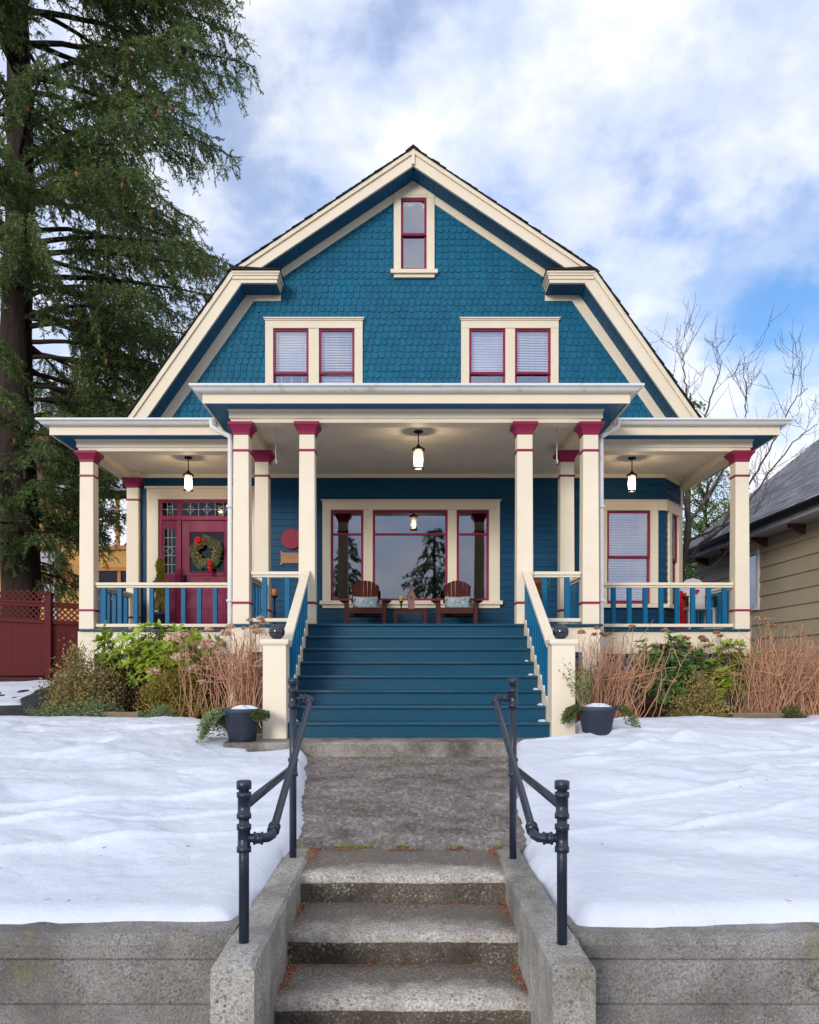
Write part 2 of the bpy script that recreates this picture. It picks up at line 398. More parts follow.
class MB:
    """collects simple shapes into one mesh"""
    def __init__(self, tf=None):
        self.v, self.f, self.mi, self.tf, self.m = [], [], [], tf, 0

    def add(self, verts, faces):
        k = len(self.v)
        if self.tf:
            verts = [self.tf(*p) for p in verts]
        self.v += [tuple(p) for p in verts]
        self.f += [tuple(i + k for i in f) for f in faces]
        self.mi += [self.m] * len(faces)

    def box(self, x0, x1, y0, y1, z0, z1):
        self.add([(x0, y0, z0), (x1, y0, z0), (x1, y1, z0), (x0, y1, z0), (x0, y0, z1), (x1, y0, z1), (x1, y1, z1), (x0, y1, z1)],
                 [(0, 3, 2, 1), (4, 5, 6, 7), (0, 1, 5, 4), (1, 2, 6, 5), (2, 3, 7, 6), (3, 0, 4, 7)])

    def beam(self, p, q, w, h, up=(0, 0, 1)):
        """a square bar from p to q, w across and h along up"""
        p, q = Vector(p), Vector(q)
        d = (q - p).normalized()
        s = d.cross(Vector(up)).normalized()
        u = s.cross(d).normalized()
        s *= w / 2; u *= h / 2
        vs = []
        for c in (p, q):
            vs += [c - s - u, c + s - u, c + s + u, c - s + u]
        self.add(vs, [(0, 3, 2, 1), (4, 5, 6, 7), (0, 1, 5, 4), (1, 2, 6, 5), (2, 3, 7, 6), (3, 0, 4, 7)])

    def prism(self, poly, y0, y1, axis='y'):
        """polygon in x,z pushed from y0 to y1 (or in y,z pushed along x)"""
        n = len(poly)
        if axis == 'y':
            vs = [(a, y0, b) for a, b in poly] + [(a, y1, b) for a, b in poly]
        elif axis == 'x':
            vs = [(y0, a, b) for a, b in poly] + [(y1, a, b) for a, b in poly]
        else:
            vs = [(a, b, y0) for a, b in poly] + [(a, b, y1) for a, b in poly]
        self.add(vs, [tuple(range(n)), tuple(range(2 * n - 1, n - 1, -1))] + [(i, i + n, (i + 1) % n + n, (i + 1) % n) for i in range(n)])

    def sqlathe(self, cx, cy, prof):
        """square in plan, (half width, z) profile"""
        vs = []
        for h, z in prof:
            vs += [(cx - h, cy - h, z), (cx + h, cy - h, z), (cx + h, cy + h, z), (cx - h, cy + h, z)]
        n = len(prof)
        fs = [(0, 3, 2, 1), tuple(4 * (n - 1) + i for i in range(4))]
        for k in range(n - 1):
            for i in range(4):
                j = (i + 1) % 4
                fs.append((4 * k + i, 4 * k + j, 4 * k + 4 + j, 4 * k + 4 + i))
        self.add(vs, fs)

    def lathe(self, cx, cy, prof, n=20):
        vs, fs = [], []
        for r, z in prof:
            for i in range(n):
                a = 2 * PI * i / n
                vs.append((cx + r * math.cos(a), cy + r * math.sin(a), z))
        for k in range(len(prof) - 1):
            for i in range(n):
                j = (i + 1) % n
                fs.append((k * n + i, k * n + j, (k + 1) * n + j, (k + 1) * n + i))
        fs.append(tuple(range(n - 1, -1, -1)))
        fs.append(tuple((len(prof) - 1) * n + i for i in range(n)))
        self.add(vs, fs)

    def tube(self, pts, radii, n=8, cap=True):
        pts = [Vector(p) for p in pts]
        if isinstance(radii, (int, float)):
            radii = [radii] * len(pts)
        d0 = (pts[1] - pts[0]).normalized()
        s = d0.cross(Vector((0, 0, 1)))
        if s.length < 1e-3:
            s = Vector((1, 0, 0))
        s.normalize()
        vs, fs = [], []
        for k, p in enumerate(pts):
            a = pts[max(0, k - 1)]; b = pts[min(len(pts) - 1, k + 1)]
            d = (b - a).normalized()
            s = (s - d * s.dot(d)).normalized()
            u = d.cross(s)
            for i in range(n):
                t = 2 * PI * i / n
                vs.append(p + (s * math.cos(t) + u * math.sin(t)) * radii[k])
        for k in range(len(pts) - 1):
            for i in range(n):
                j = (i + 1) % n
                fs.append((k * n + i, k * n + j, (k + 1) * n + j, (k + 1) * n + i))
        if cap:
            fs.append(tuple(range(n - 1, -1, -1)))
            fs.append(tuple((len(pts) - 1) * n + i for i in range(n)))
        self.add(vs, fs)

    def ball(self, c, r, n=16, m=10, sq=(1, 1, 1)):
        vs, fs = [], []
        for k in range(m + 1):
            t = PI * k / m
            for i in range(n):
                a = 2 * PI * i / n
                vs.append((c[0] + sq[0] * r * math.sin(t) * math.cos(a), c[1] + sq[1] * r * math.sin(t) * math.sin(a), c[2] - sq[2] * r * math.cos(t)))
        for k in range(m):
            for i in range(n):
                j = (i + 1) % n
                fs.append((k * n + i, k * n + j, (k + 1) * n + j, (k + 1) * n + i))
        self.add(vs, fs)

    def sweep(self, path, prof):
        """profile of (outward, z) swept along a mitred x,y path"""
        P = [Vector((p[0], p[1])) for p in path]
        k = len(prof)
        vs = []
        for i, p in enumerate(P):
            ns = []
            if i > 0:
                d = (P[i] - P[i - 1]).normalized(); ns.append(Vector((d.y, -d.x)))
            if i < len(P) - 1:
                d = (P[i + 1] - P[i]).normalized(); ns.append(Vector((d.y, -d.x)))
            if len(ns) == 2:
                m = (ns[0] + ns[1]); m = m / (1 + ns[0].dot(ns[1]))
            else:
                m = ns[0]
            for o, z in prof:
                q = p + m * o
                vs.append((q.x, q.y, z))
        fs = []
        for i in range(len(P) - 1):
            for j in range(k):
                j2 = (j + 1) % k
                fs.append((i * k + j, i * k + j2, (i + 1) * k + j2, (i + 1) * k + j))
        fs.append(tuple(range(k)))
        fs.append(tuple((len(P) - 1) * k + j for j in range(k - 1, -1, -1)))
        self.add(vs, fs)

    def build(self, name, mats, parent=None, smooth=False, bevel=0.0, label=None, cat=None, group=None, kind=None):
        o = mesh_from(name, self.v, self.f, mats, parent, smooth, self.mi if isinstance(mats, (list, tuple)) else None, bevel)
        # outward normals
        import bmesh
        bm = bmesh.new(); bm.from_mesh(o.data)
        bmesh.ops.recalc_face_normals(bm, faces=bm.faces)
        bm.to_mesh(o.data); bm.free()
        return tag(o, label, cat, group, kind)

def raw_mesh(name, V, F, mat, parent=None, smooth=False):
    """big triangle or quad soup straight from arrays"""
    base = LOC.get(parent.name, Vector((0, 0, 0))) if parent else Vector((0, 0, 0))
    V = np.asarray(V, np.float32).reshape(-1, 3) - np.array(base, np.float32)
    F = np.asarray(F, np.int32)
    k = F.shape[1]
    me = bpy.data.meshes.new(name)
    me.vertices.add(len(V)); me.vertices.foreach_set('co', V.ravel())
    me.loops.add(F.size); me.loops.foreach_set('vertex_index', F.ravel())
    me.polygons.add(len(F))
    me.polygons.foreach_set('loop_start', np.arange(0, F.size, k, dtype=np.int32))
    me.polygons.foreach_set('loop_total', np.full(len(F), k, np.int32))
    if smooth:
        me.polygons.foreach_set('use_smooth', np.ones(len(F), dtype=bool))
    me.materials.append(mat)
    me.update(calc_edges=True)
    me.validate()
    o = bpy.data.objects.new(name, me)
    COL.objects.link(o)
    if parent: o.parent = parent
    LOC[o.name] = base
    return o

def unit(a):
    return a / np.maximum(np.linalg.norm(a, axis=-1, keepdims=True), 1e-9)

def leaf_arrays(P, D, S, L, W, fold=.25, droop=.15):
    """leaves at P pointing along D with side vector S: six-point folded blades"""
    D = unit(D); S = unit(S - D * (S * D).sum(1, keepdims=True)); Nn = np.cross(D, S)
    L = np.asarray(L).reshape(-1, 1); W = np.asarray(W).reshape(-1, 1)
    pts = [P, P + D * L * .33 + S * W * .5 + Nn * W * fold, P + D * L * .72 + S * W * .42 + Nn * (W * fold - L * droop * .5),
           P + D * L - Nn * L * droop, P + D * L * .72 - S * W * .42 + Nn * (W * fold - L * droop * .5), P + D * L * .33 - S * W * .5 + Nn * W * fold,
           ]
    V = np.stack(pts, 1).reshape(-1, 3)
    k = np.arange(len(P))[:, None] * 6
    F = np.concatenate([k + np.array([[0, 1, 2, 3]]), k + np.array([[0, 3, 4, 5]])], 0)
    return V, F

def needle_arrays(P, D, L, W, rng):
    """thin single-triangle needles"""
    D = unit(D)
    S = unit(np.cross(D, rng.normal(size=D.shape)))
    L = np.asarray(L).reshape(-1, 1); W = np.asarray(W).reshape(-1, 1)
    V = np.stack([P - S * W * .5, P + S * W * .5, P + D * L], 1).reshape(-1, 3)
    F = np.arange(len(P) * 3).reshape(-1, 3)
    return V, F

def tubes_arrays(list_pts, list_r, n=5):
    """many tapered tubes into one quad soup"""
    Vs, Fs, k = [], [], 0
    ang = np.linspace(0, 2 * PI, n, endpoint=False)
    ca, sa = np.cos(ang)[None, :, None], np.sin(ang)[None, :, None]
    for P, r in zip(list_pts, list_r):
        P = np.asarray(P, float); m = len(P)
        T = unit(np.gradient(P, axis=0))
        ref = np.array([0.31, 0.95, 0.05]) if abs(T[0][2]) > .8 else np.array([0.05, 0.1, 1.0])
        S = unit(np.cross(T, ref)); U = np.cross(T, S)
        r = np.broadcast_to(np.asarray(r, float), (m,))[:, None, None]
        V = P[:, None, :] + (S[:, None, :] * ca + U[:, None, :] * sa) * r
        Vs.append(V.reshape(-1, 3))
        i = np.arange(m - 1)[:, None] * n; j = np.arange(n)[None, :]; j2 = (j + 1) % n
        F = np.stack([i + j, i + j2, i + n + j2, i + n + j], -1).reshape(-1, 4) + k
        Fs.append(F); k += m * n
    return np.concatenate(Vs), np.concatenate(Fs)
# ================================================================ THE HOUSE
AX = 0.175          # x of the house's middle
FZ = 0.58           # porch floor
GZ = -0.80          # foot of the stairs
WY = 14.0           # front wall
BY = 13.55          # face of the bargeboards
house = empty('house', (AX, 12.0, GZ), 'blue gambrel-roofed wooden house with cream trim, raspberry window frames and a deep front porch', 'house')

# ---- walls -------------------------------------------------------------
def wall(name, p0, p1, z0, z1, holes, mat, course=.12):
    """lapped siding from p0 to p1 with openings (u0,u1,z0,z1)"""
    p0, p1 = Vector(p0), Vector(p1)
    d = (p1 - p0); L = d.length; d.normalize(); n = Vector((d.y, -d.x))
    mb = MB(lambda u, o, z: (p0.x + d.x * u + n.x * o, p0.y + d.y * u + n.y * o, z))
    z = z0; k = 0
    while z < z1 - 1e-6:
        zt = min(z + course, z1)
        cuts = [(0, L)]
        for (a, b, c, e) in holes:
            if zt > c + .001 and z < e - .001:
                nc = []
                for (s, t) in cuts:
                    if b <= s or a >= t: nc.append((s, t)); continue
                    if a > s: nc.append((s, a))
                    if b < t: nc.append((b, t))
                cuts = nc
        for (s, t) in cuts:
            # board joints at odd places
            mids = [s]
            r = random.Random(k * 31 + int(s * 10))
            x = s + r.uniform(1.2, 3.2)
            while x < t - .6:
                mids.append(x); x += r.uniform(2.4, 4.2)
            mids.append(t)
            for a, b in zip(mids[:-1], mids[1:]):
                a2, b2 = a + .0012, b - .0012
                o = .020 + r.uniform(-.0015, .0015)
                mb.add([(a2, o, z), (b2, o, z), (b2, .006, zt + .004), (a2, .006, zt + .004), (a2, -.02, z), (b2, -.02, z), (b2, -.02, zt + .004), (a2, -.02, zt + .004)],
                       [(0, 1, 2, 3), (4, 5, 1, 0), (0, 3, 7, 4), (1, 5, 6, 2), (3, 2, 6, 7), (4, 7, 6, 5)])
        z = zt; k += 1
    return mb.build(name, mat, house)

LX, RX = -4.64, 4.63
HOLE_PIC = (-1.30 - LX, 1.545 - LX, 1.16, 2.79)
HOLE_DOOR = (-4.335 - LX, -2.68 - LX, FZ, 2.975)
HOLE_BAY = (3.59 - LX, 4.385 - LX, 1.105, 2.78)
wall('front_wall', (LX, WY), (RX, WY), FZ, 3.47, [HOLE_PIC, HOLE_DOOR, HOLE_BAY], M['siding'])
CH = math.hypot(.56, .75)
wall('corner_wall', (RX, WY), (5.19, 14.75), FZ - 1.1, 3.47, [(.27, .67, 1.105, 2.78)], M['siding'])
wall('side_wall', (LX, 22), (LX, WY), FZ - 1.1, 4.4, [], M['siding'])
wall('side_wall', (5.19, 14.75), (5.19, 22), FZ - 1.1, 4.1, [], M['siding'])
# the gable: backing boards with openings, and fish-scale shingles in front
UPW = [(-2.434, -.713, [(-2.294, -1.668), (-1.486, -.856)]), (1.027, 2.748, [(1.17, 1.81), (1.98, 2.612)])]
ATT = (-.050, .432, 7.005, 8.30)
gholes = [(-2.31, -.84, 4.48, 6.0), (1.155, 2.63, 4.48, 6.0), (ATT[0], ATT[1], ATT[2], ATT[3])]

def gable_half(z):
    """half width of the gable wall at height z"""
    if z >= 6.70: return max(0.0, (8.53 - z) / .671)
    return 2.87 + (6.60 - z) / 1.421
mb = MB()
z = 3.5
while z < 8.6:
    zt = z + .1
    hw = (gable_half(z) + gable_half(zt)) / 2
    cuts = [(AX - hw, AX + hw)]
    for (a, b, c, e) in gholes:
        if zt > c and z < e:
            nc = []
            for (s, t) in cuts:
                if b <= s or a >= t: nc.append((s, t)); continue
                if a > s: nc.append((s, a))
                if b < t: nc.append((b, t))
            cuts = nc
    for (s, t) in cuts:
        if t - s > .01: mb.box(s, t, WY, WY + .06, z, zt)
    z = zt
gw = mb.build('gable_wall', M['shingle'], house)
V, F, FQ = [], [], []
sw, ex = .113, .117
z = 4.06; row = 0
rr = random.Random(5)
vs, fs = [], []
while z < 8.5:
    hw = gable_half(z + .05) + .02
    x = AX - hw + (.5 * sw if row % 2 else 0) - rr.uniform(0, .02)
    zj = rr.uniform(-.004, .004)
    while x < AX + hw:
        cx = x + sw / 2
        bad = any(a - .01 < cx < b + .01 and c - .02 < z + .06 < e + .02 for (a, b, c, e) in gholes)
        if not bad:
            w = sw / 2 - rr.uniform(.0035, .0065)
            jz = zj + rr.uniform(-.009, .009); o = rr.uniform(.014, .021); tl = rr.uniform(-.03, .03)
            prof = [(-w, .075), (-w * .985, .048), (-w * .86, .024), (-w * .60, .007), (-w * .3, .001), (w * .3, .001), (w * .60, .007), (w * .86, .024), (w * .985, .048), (w, .075), (w, ex + .03), (-w, ex + .03)]
            k = len(vs); n = len(prof)
            for (dx, dz) in prof:
                yo = o * (1 - dz / (ex + .05)) + .002
                vs.append((cx + dx + dz * tl, WY - yo, z + jz + dz))
            for (dx, dz) in prof:
                vs.append((cx + dx + dz * tl, WY + .001, z + jz + dz))
            fs.append(tuple(range(k, k + n)))
            for i in range(n):
                fs.append((k + i, k + n + i, k + n + (i + 1) % n, k + (i + 1) % n))
        x += sw
    z += ex; row += 1
sh = mesh_from('shingle_cladding', vs, fs, M['shingle'], house)

# ---- gable trim ----------------------------------------------------------
def both(poly): return [[(AX + x, z) for x, z in poly], [(AX - x, z) for x, z in poly][::-1]]
foot_o, foot_z = 5.15, 3.90
barge_up = [(0, 8.87), (3.132, 6.767), (2.735, 6.767), (0, 8.60)]
barge_lo = [(3.132, 6.767), (foot_o, foot_z), (foot_o - .316, foot_z), (2.944, 6.585)]
fr_up = [(0, 8.60), (2.735, 6.767), (2.50, 6.767), (0, 8.442)]
fr_lo = [(2.944, 6.583), (foot_o - .318, foot_z), (foot_o - .525, foot_z), (2.816, 6.47)]
for s in (0, 1):
    mb = MB()
    mb.prism(both(barge_up)[s], BY, BY + .05)
    mb.prism(both([(0, 8.875), (3.132, 6.772), (3.012, 6.772), (0, 8.795)])[s], BY - .035, BY - .002)
    mb.build('bargeboard', M['cream'], house, bevel=.006)
    mb = MB()
    mb.prism(both(barge_lo)[s], BY, BY + .05)
    mb.prism(both([(3.132, 6.765), (foot_o, foot_z), (foot_o - .09, foot_z), (3.055, 6.745)])[s], BY - .035, BY - .002)
    mb.build('bargeboard', M['cream'], house, bevel=.006)
    # the level return at the break of the roof, with a crown on front and end
    mb = MB()
    mb.prism(both([(2.336, 6.762), (3.127, 6.762), (2.948, 6.587), (2.336, 6.587)])[s], BY - .004, WY - .03)
    for (o, z0, z1) in ((.020, 6.645, 6.700), (.038, 6.70, 6.735), (.055, 6.735, 6.775)):
        x0, x1 = 2.336 - o, 3.10 + (6.765 - z1) * 0
        a, b = (AX + x0, AX + x1) if s == 0 else (AX - x1, AX - x0)
        mb.box(a, b, BY - .004 - o, WY - .02, z0, z1)
    mb.build('eave_return', M['cream'], house, bevel=.005)
    mb = MB()
    mb.prism(both([(2.262, 6.777), (3.10, 6.777), (3.02, 6.835), (2.29, 6.792)])[s], BY - .09, WY)
    mb.build('return_flashing', M['roof'], house)
    mb = MB(); mb.prism(both(fr_up)[s], WY - .035, WY + .01)
    mb.build('frieze_board', M['cream'], house, bevel=.005)
    mb = MB(); mb.prism(both(fr_lo)[s], WY - .035, WY + .01)
    mb.prism(both([(2.336, 6.583), (2.94, 6.583), (2.82, 6.472), (2.336, 6.472)])[s], WY - .037, WY + .009)
    mb.build('frieze_board', M['cream'], house, bevel=.005)
    # blue boarded soffit behind the bargeboards
    mb = MB()
    mb.prism(both([(0, 8.595), (2.735, 6.76), (2.735, 6.79), (0, 8.625)])[s], BY + .052, WY + .02)
    mb.prism(both([(2.336, 6.574), (2.948, 6.574), (2.948, 6.585), (2.336, 6.585)])[s], BY + .052, WY - .038)
    mb.prism(both([(2.944, 6.58), (foot_o - .316, foot_z), (foot_o - .288, foot_z), (2.968, 6.585)])[s], BY + .052, WY + .02)
    mb.build('soffit', M['soffit'], house)
mb = MB(); mb.box(AX - .028, AX + .028, BY - .045, BY - .001, 8.605, 8.865)
mb.build('apex_block', M['cream'], house, bevel=.006)

# roof: courses of shingles, a little uneven at the rake
rr = random.Random(3)
mb = MB()
def roof_plane(p, q, y0, y1, t=.020, course=.13):
    """slope from upper p to lower q (x,z), laid in courses"""
    p, q = Vector(p), Vector(q); d = q - p; L = d.length; d.normalize()
    nrm = Vector((-d.y, d.x)) if d.x > 0 else Vector((d.y, -d.x))
    if nrm.y < 0: nrm = -nrm
    s = 0
    while s < L:
        e = min(L, s + course)
        a = p + d * s + nrm * .006; b = p + d * (e + .02) + nrm * (t * .8)
        a2, b2 = p + d * s - nrm * .006, p + d * e - nrm * .006
        yy = y0 + rr.uniform(-.018, .012); j = rr.uniform(-.004, .006)
        mb.prism([(a.x, a.y + j), (b.x, b.y + j), (b2.x, b2.y), (a2.x, a2.y)] if d.x > 0 else [(a2.x, a2.y), (b2.x, b2.y), (b.x, b.y + j), (a.x, a.y + j)], yy, y1)
        s = e
for sg in (1, -1):
    roof_plane((AX, 8.884), (AX + sg * 3.165, 6.768), BY - .06, 22.2)
    roof_plane((AX + sg * 3.142, 6.768), (AX + sg * (foot_o + .04), foot_z - .02), BY - .06, 22.2)
mb.prism([(AX - .10, 8.845), (AX, 8.925), (AX + .10, 8.845), (AX, 8.89)], BY - .07, 22.2)
mb.build('roof', M['roof'], house)
mb = MB()
mb.prism([(AX + x, z) for x, z in [(-5.0, 3.9), (-3.0, 6.65), (0, 8.6), (3.0, 6.65), (5.0, 3.9), (5.0, -.5), (-4.8, -.5)]], 21.9, 22.0)
mb.build('back_wall', M['siding'], house)
mb = MB(); mb.box(LX + .03, 5.16, WY + .10, 21.9, .42, .56); mb.box(LX + .03, 4.6, WY + .10, 21.9, 3.5, 3.7); mb.box(LX + .05, 5.15, 17.2, 17.3, .56, 3.5); mb.box(-4, 4.4, 16.6, 16.7, 3.7, 6.6)
mb.build('interior_floor', M['dark'], house)

# ---- porch ----------------------------------------------------------------
PATH = [(AX - 5.18, 14.1), (AX - 5.18, 12.1), (AX - 2.53, 12.1), (AX - 2.53, 10.68), (AX + 2.53, 10.68), (AX + 2.53, 12.1), (AX + 5.18, 12.1), (AX + 5.18, 14.75)]
mb = MB(); mb.sweep(PATH, [(0, 3.365), (0, 3.485), (-.24, 3.485), (-.24, 3.31), (-.022, 3.31), (-.022, 3.365)])
mb.sweep(PATH, [(.012, 3.462), (.022, 3.485), (.001, 3.486), (.001, 3.462)])
mb.build('porch_beam', M['cream'], house, bevel=.005)
mb = MB(); mb.sweep(PATH, [(-.25, 3.487), (.275, 3.487), (.275, 3.50), (-.25, 3.50)])
mb.build('porch_soffit', M['trimblue'], house)
mb = MB(); mb.sweep(PATH, [(.262, 3.470), (.285, 3.470), (.285, 3.600), (.299, 3.612), (.299, 3.642), (.262, 3.642)])
mb.build('fascia', M['cream'], house, bevel=.004)
GUT = [(.302, 3.602), (.355, 3.602), (.372, 3.612), (.395, 3.640), (.425, 3.655), (.430, 3.660), (.430, 3.684), (.418, 3.684), (.414, 3.664), (.38, 3.648), (.302, 3.64)]
for k, (seg, mt) in enumerate(((PATH[2:6], 'gutter'), (PATH[:3], 'white'), (PATH[5:], 'white'))):
    mb = MB()
    if k == 1: seg = [PATH[0], PATH[1], (PATH[2][0] - .431, PATH[2][1])]
    if k == 2: seg = [(PATH[5][0] + .431, PATH[5][1]), PATH[6], PATH[7]]
    if k == 0: seg = [(PATH[2][0], 11.665), PATH[3], PATH[4], (PATH[5][0], 11.665)]
    mb.sweep(seg, GUT)
    mb.build('gutter', M[mt], house)
# low porch roofs
mb = MB()
mb.add([(AX - 2.84, 10.37, 3.645), (AX + 2.84, 10.37, 3.645), (AX + 2.84, 14.1, 4.25), (AX - 2.84, 14.1, 4.25), (AX - 2.84, 14.1, 3.6), (AX + 2.84, 14.1, 3.6), (AX - 2.84, 10.37, 3.62), (AX + 2.84, 10.37, 3.62)],
       [(0, 1, 2, 3), (0, 3, 4, 6), (1, 7, 5, 2), (6, 7, 1, 0), (6, 4, 5, 7), (3, 2, 5, 4)])
for sg in (1, -1):
    e = 14.9 if sg > 0 else 14.1
    mb.add([(AX + sg * 2.845, 11.79, 3.645), (AX + sg * 5.48, 11.79, 3.645), (AX + sg * 4.6, 14.1, 4.16), (AX + sg * 2.845, 14.1, 4.16), (AX + sg * 5.48, e, 3.645), (AX + sg * 4.9, e, 4.16)],
           [(0, 1, 2, 3), (1, 4, 5, 2)])
mb.build('porch_roof', M['roof'], house)
mb = MB()
mb.box(AX - 4.945, AX + 4.945, 12.345, 13.985, 3.42, 3.45)
mb.box(AX - 2.285, AX + 2.285, 10.925, 12.343, 3.42, 3.45)
mb.box(4.5, AX + 4.945, 13.987, 14.75, 3.42, 3.45)
mb.build('porch_ceiling', M['ceiling'], house)
mb = MB()
mb.box(LX, RX + .01, WY - .045, WY + .0, 3.345, 3.418)
mb.tf = None
CD = Vector((.56, .75)).normalized(); CN = Vector((CD.y, -CD.x))
ctf = lambda u, o, z: (RX + CD.x * u - CN.x * o, WY + CD.y * u - CN.y * o, z)
mb.tf = ctf; mb.box(0, CH, -.045, 0, 3.345, 3.418); mb.tf = None
mb.build('ceiling_trim', M['cream'], house, bevel=.004)
mb = MB(); mb.tf = ctf; mb.box(CH - .07, CH + .01, -.03, .02, FZ - .8, 3.344); mb.tf = None
mb.build('corner_board', M['cream'], house, bevel=.004)
mb = MB(); mb.box(-4.90, LX + .02, 13.86, 14.06, 3.313, 3.418); mb.build('wall_beam', M['cream'], house, bevel=.004)
# floor, skirt, lattice
mb = MB()
mb.box(AX - 5.12, AX + 5.12, 12.055, 13.98, .545, FZ)
mb.box(AX - 2.52, AX - 1.47, 10.63, 12.053, .545, FZ); mb.box(AX + 1.47, AX + 2.52, 10.63, 12.053, .545, FZ)
mb.box(AX - 1.468, AX + 1.468, 10.59, 12.053, .545, FZ)
mb.box(4.5, AX + 5.12, 13.982, 14.8, .545, FZ)
mb.build('porch_floor', M['stair'], house, bevel=.008)
for sg in (1, -1):
    mb = MB()
    a, b = sorted((AX + sg * 2.49, AX + sg * 5.09)); mb.box(a, b, 12.10, 12.14, .20, .543)
    a, b = sorted((AX + sg * 1.60, AX + sg * 2.47)); mb.box(a, b, 10.70, 10.74, .20, .543)
    a, b = sorted((AX + sg * 2.45, AX + sg * 2.49)); mb.box(a, b, 10.741, 12.099, .20, .543)
    a, b = sorted((AX + sg * 5.05, AX + sg * 5.09)); mb.box(a, b, 12.141, 14.0, .20, .543)
    mb.build('porch_skirt', M['cream'], house, bevel=.005)

def lattice(mb, x0, x1, y, z0, z1, pitch=.085, w=.032):
    """two layers of diagonal laths clipped to a rectangle"""
    h = z1 - z0
    for lay, sg in ((0, 1), (1, -1)):
        yy = y + lay * .012
        s = x0 - h if sg > 0 else x0
        e = x1 if sg > 0 else x1 + h
        t = s
        while t < e:
            # line x = t + sg*(z-z0)
            pts = []
            for zz in (z0, z1):
                pts.append((t + sg * (zz - z0), zz))
            (xa, za), (xb, zb) = pts
            if xb < xa: (xa, za), (xb, zb) = (xb, zb), (xa, za)
            if xb > x0 and xa < x1:
                m = (zb - za) / (xb - xa)
                if xa < x0: za += m * (x0 - xa); xa = x0
                if xb > x1: zb -= m * (xb - x1); xb = x1
                if xb - xa > .01:
                    mb.beam((xa, yy, za), (xb, yy, zb), .010, w, up=(0, 0, 1))
            t += pitch * 1.414
for sg in (1, -1):
    mb = MB(); a, b = sorted((AX + sg * 2.30, AX + sg * 5.0)); lattice(mb, a, b, 12.20, -.75, .22); mb.build('lattice_panel', M['trimblue'], house)
    mb = MB(); a, b = sorted((AX + sg * 1.60, AX + sg * 2.30)); lattice(mb, a, b, 10.78, -.78, .22); mb.build('lattice_panel', M['trimblue'], house)
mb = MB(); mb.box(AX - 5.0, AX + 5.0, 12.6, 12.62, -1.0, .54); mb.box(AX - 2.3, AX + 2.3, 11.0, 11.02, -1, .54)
mb.build('underfloor_dark_sheet', M['dark'], house)  # dark sheets standing in for the shade of the hollow under the porch

def column(cx, cy, z0, w0=.228, w1=.206, pier=None):
    z1 = 3.31
    mb = MB(); mb.sqlathe(cx, cy, [(w0 / 2, z0), (w1 / 2, z1 - .12)])
    o = mb.build('porch_column', M['cream'], house, bevel=.008)
    h = w1 / 2
    mb = MB(); mb.sqlathe(cx, cy, [(h + .004, z1 - .165), (h + .010, z1 - .155), (h + .012, z1 - .13), (h + .026, z1 - .09), (h + .050, z1 - .055), (h + .054, z1 - .045), (h + .066, z1 - .042), (h + .070, z1 - .002), (h - .02, z1 - .002)])
    mb.build('capital', M['rasp'], o, bevel=.004)
    for zz in (z1 - .375, FZ + .29):
        t = (zz - z0) / (z1 - z0); hh = (w0 * (1 - t) + w1 * t) / 2
        mb = MB(); mb.sqlathe(cx, cy, [(hh + .001, zz - .017), (hh + .012, zz - .012), (hh + .012, zz + .012), (hh + .001, zz + .017)])
        mb.build('band', M['rasp'], o)
    if pier:
        mb = MB(); mb.sqlathe(cx, cy, [(w0 / 2 + .012, pier), (w0 / 2 + .012, .543)])
        mb.build('pier', M['cream'], o, bevel=.008)
for sg in (-1, 1):
    column(AX + sg * 2.37, 10.805, FZ, pier=-1.0)
    column(AX + sg * 1.476, 10.795, FZ)
    column(AX + sg * 2.345, 12.22, FZ)
    column(AX + sg * 5.03, 12.22, FZ, pier=-1.0)
column(-4.745, 13.96, FZ)

def railing(p, q, xs, zt=.72, zb=.06, end=.0):
    """rail between two points on the floor, balusters at fractions xs"""
    p, q = Vector(p), Vector(q)
    mb = MB()
    z = FZ
    mb.beam((p.x, p.y, z + zt - .022), (q.x, q.y, z + zt - .022), .105, .044)
    mb.beam((p.x, p.y, z + zt - .060), (q.x, q.y, z + zt - .060), .055, .036)
    mb.beam((p.x, p.y, z + zb), (q.x, q.y, z + zb), .085, .05)
    o = mb.build('railing', M['cream'], house, bevel=.006)
    for t in xs:
        c = p.lerp(q, t)
        mb = MB(); mb.sqlathe(c.x, c.y, [(.033, z + zb + .02), (.033, z + zt - .075)])
        mb.build('baluster', M['baluster'], o, bevel=.004)
def fr(n): return [(i + .5) / n for i in range(n)]
for sg in (-1, 1):
    railing((AX + sg * 4.91, 12.2, 0), (AX + sg * 2.46, 12.2, 0), fr(10))
    railing((AX + sg * 2.25, 10.80, 0), (AX + sg * 1.59, 10.80, 0), [.28, .75])
    railing((AX + sg * 2.36, 10.93, 0), (AX + sg * 2.36, 12.10, 0), fr(5))
railing((AX - 5.03, 12.35, 0), (-4.80, 13.84, 0), fr(6))
railing((AX + 5.03, 12.35, 0), (AX + 5.03, 14.70, 0), fr(9))

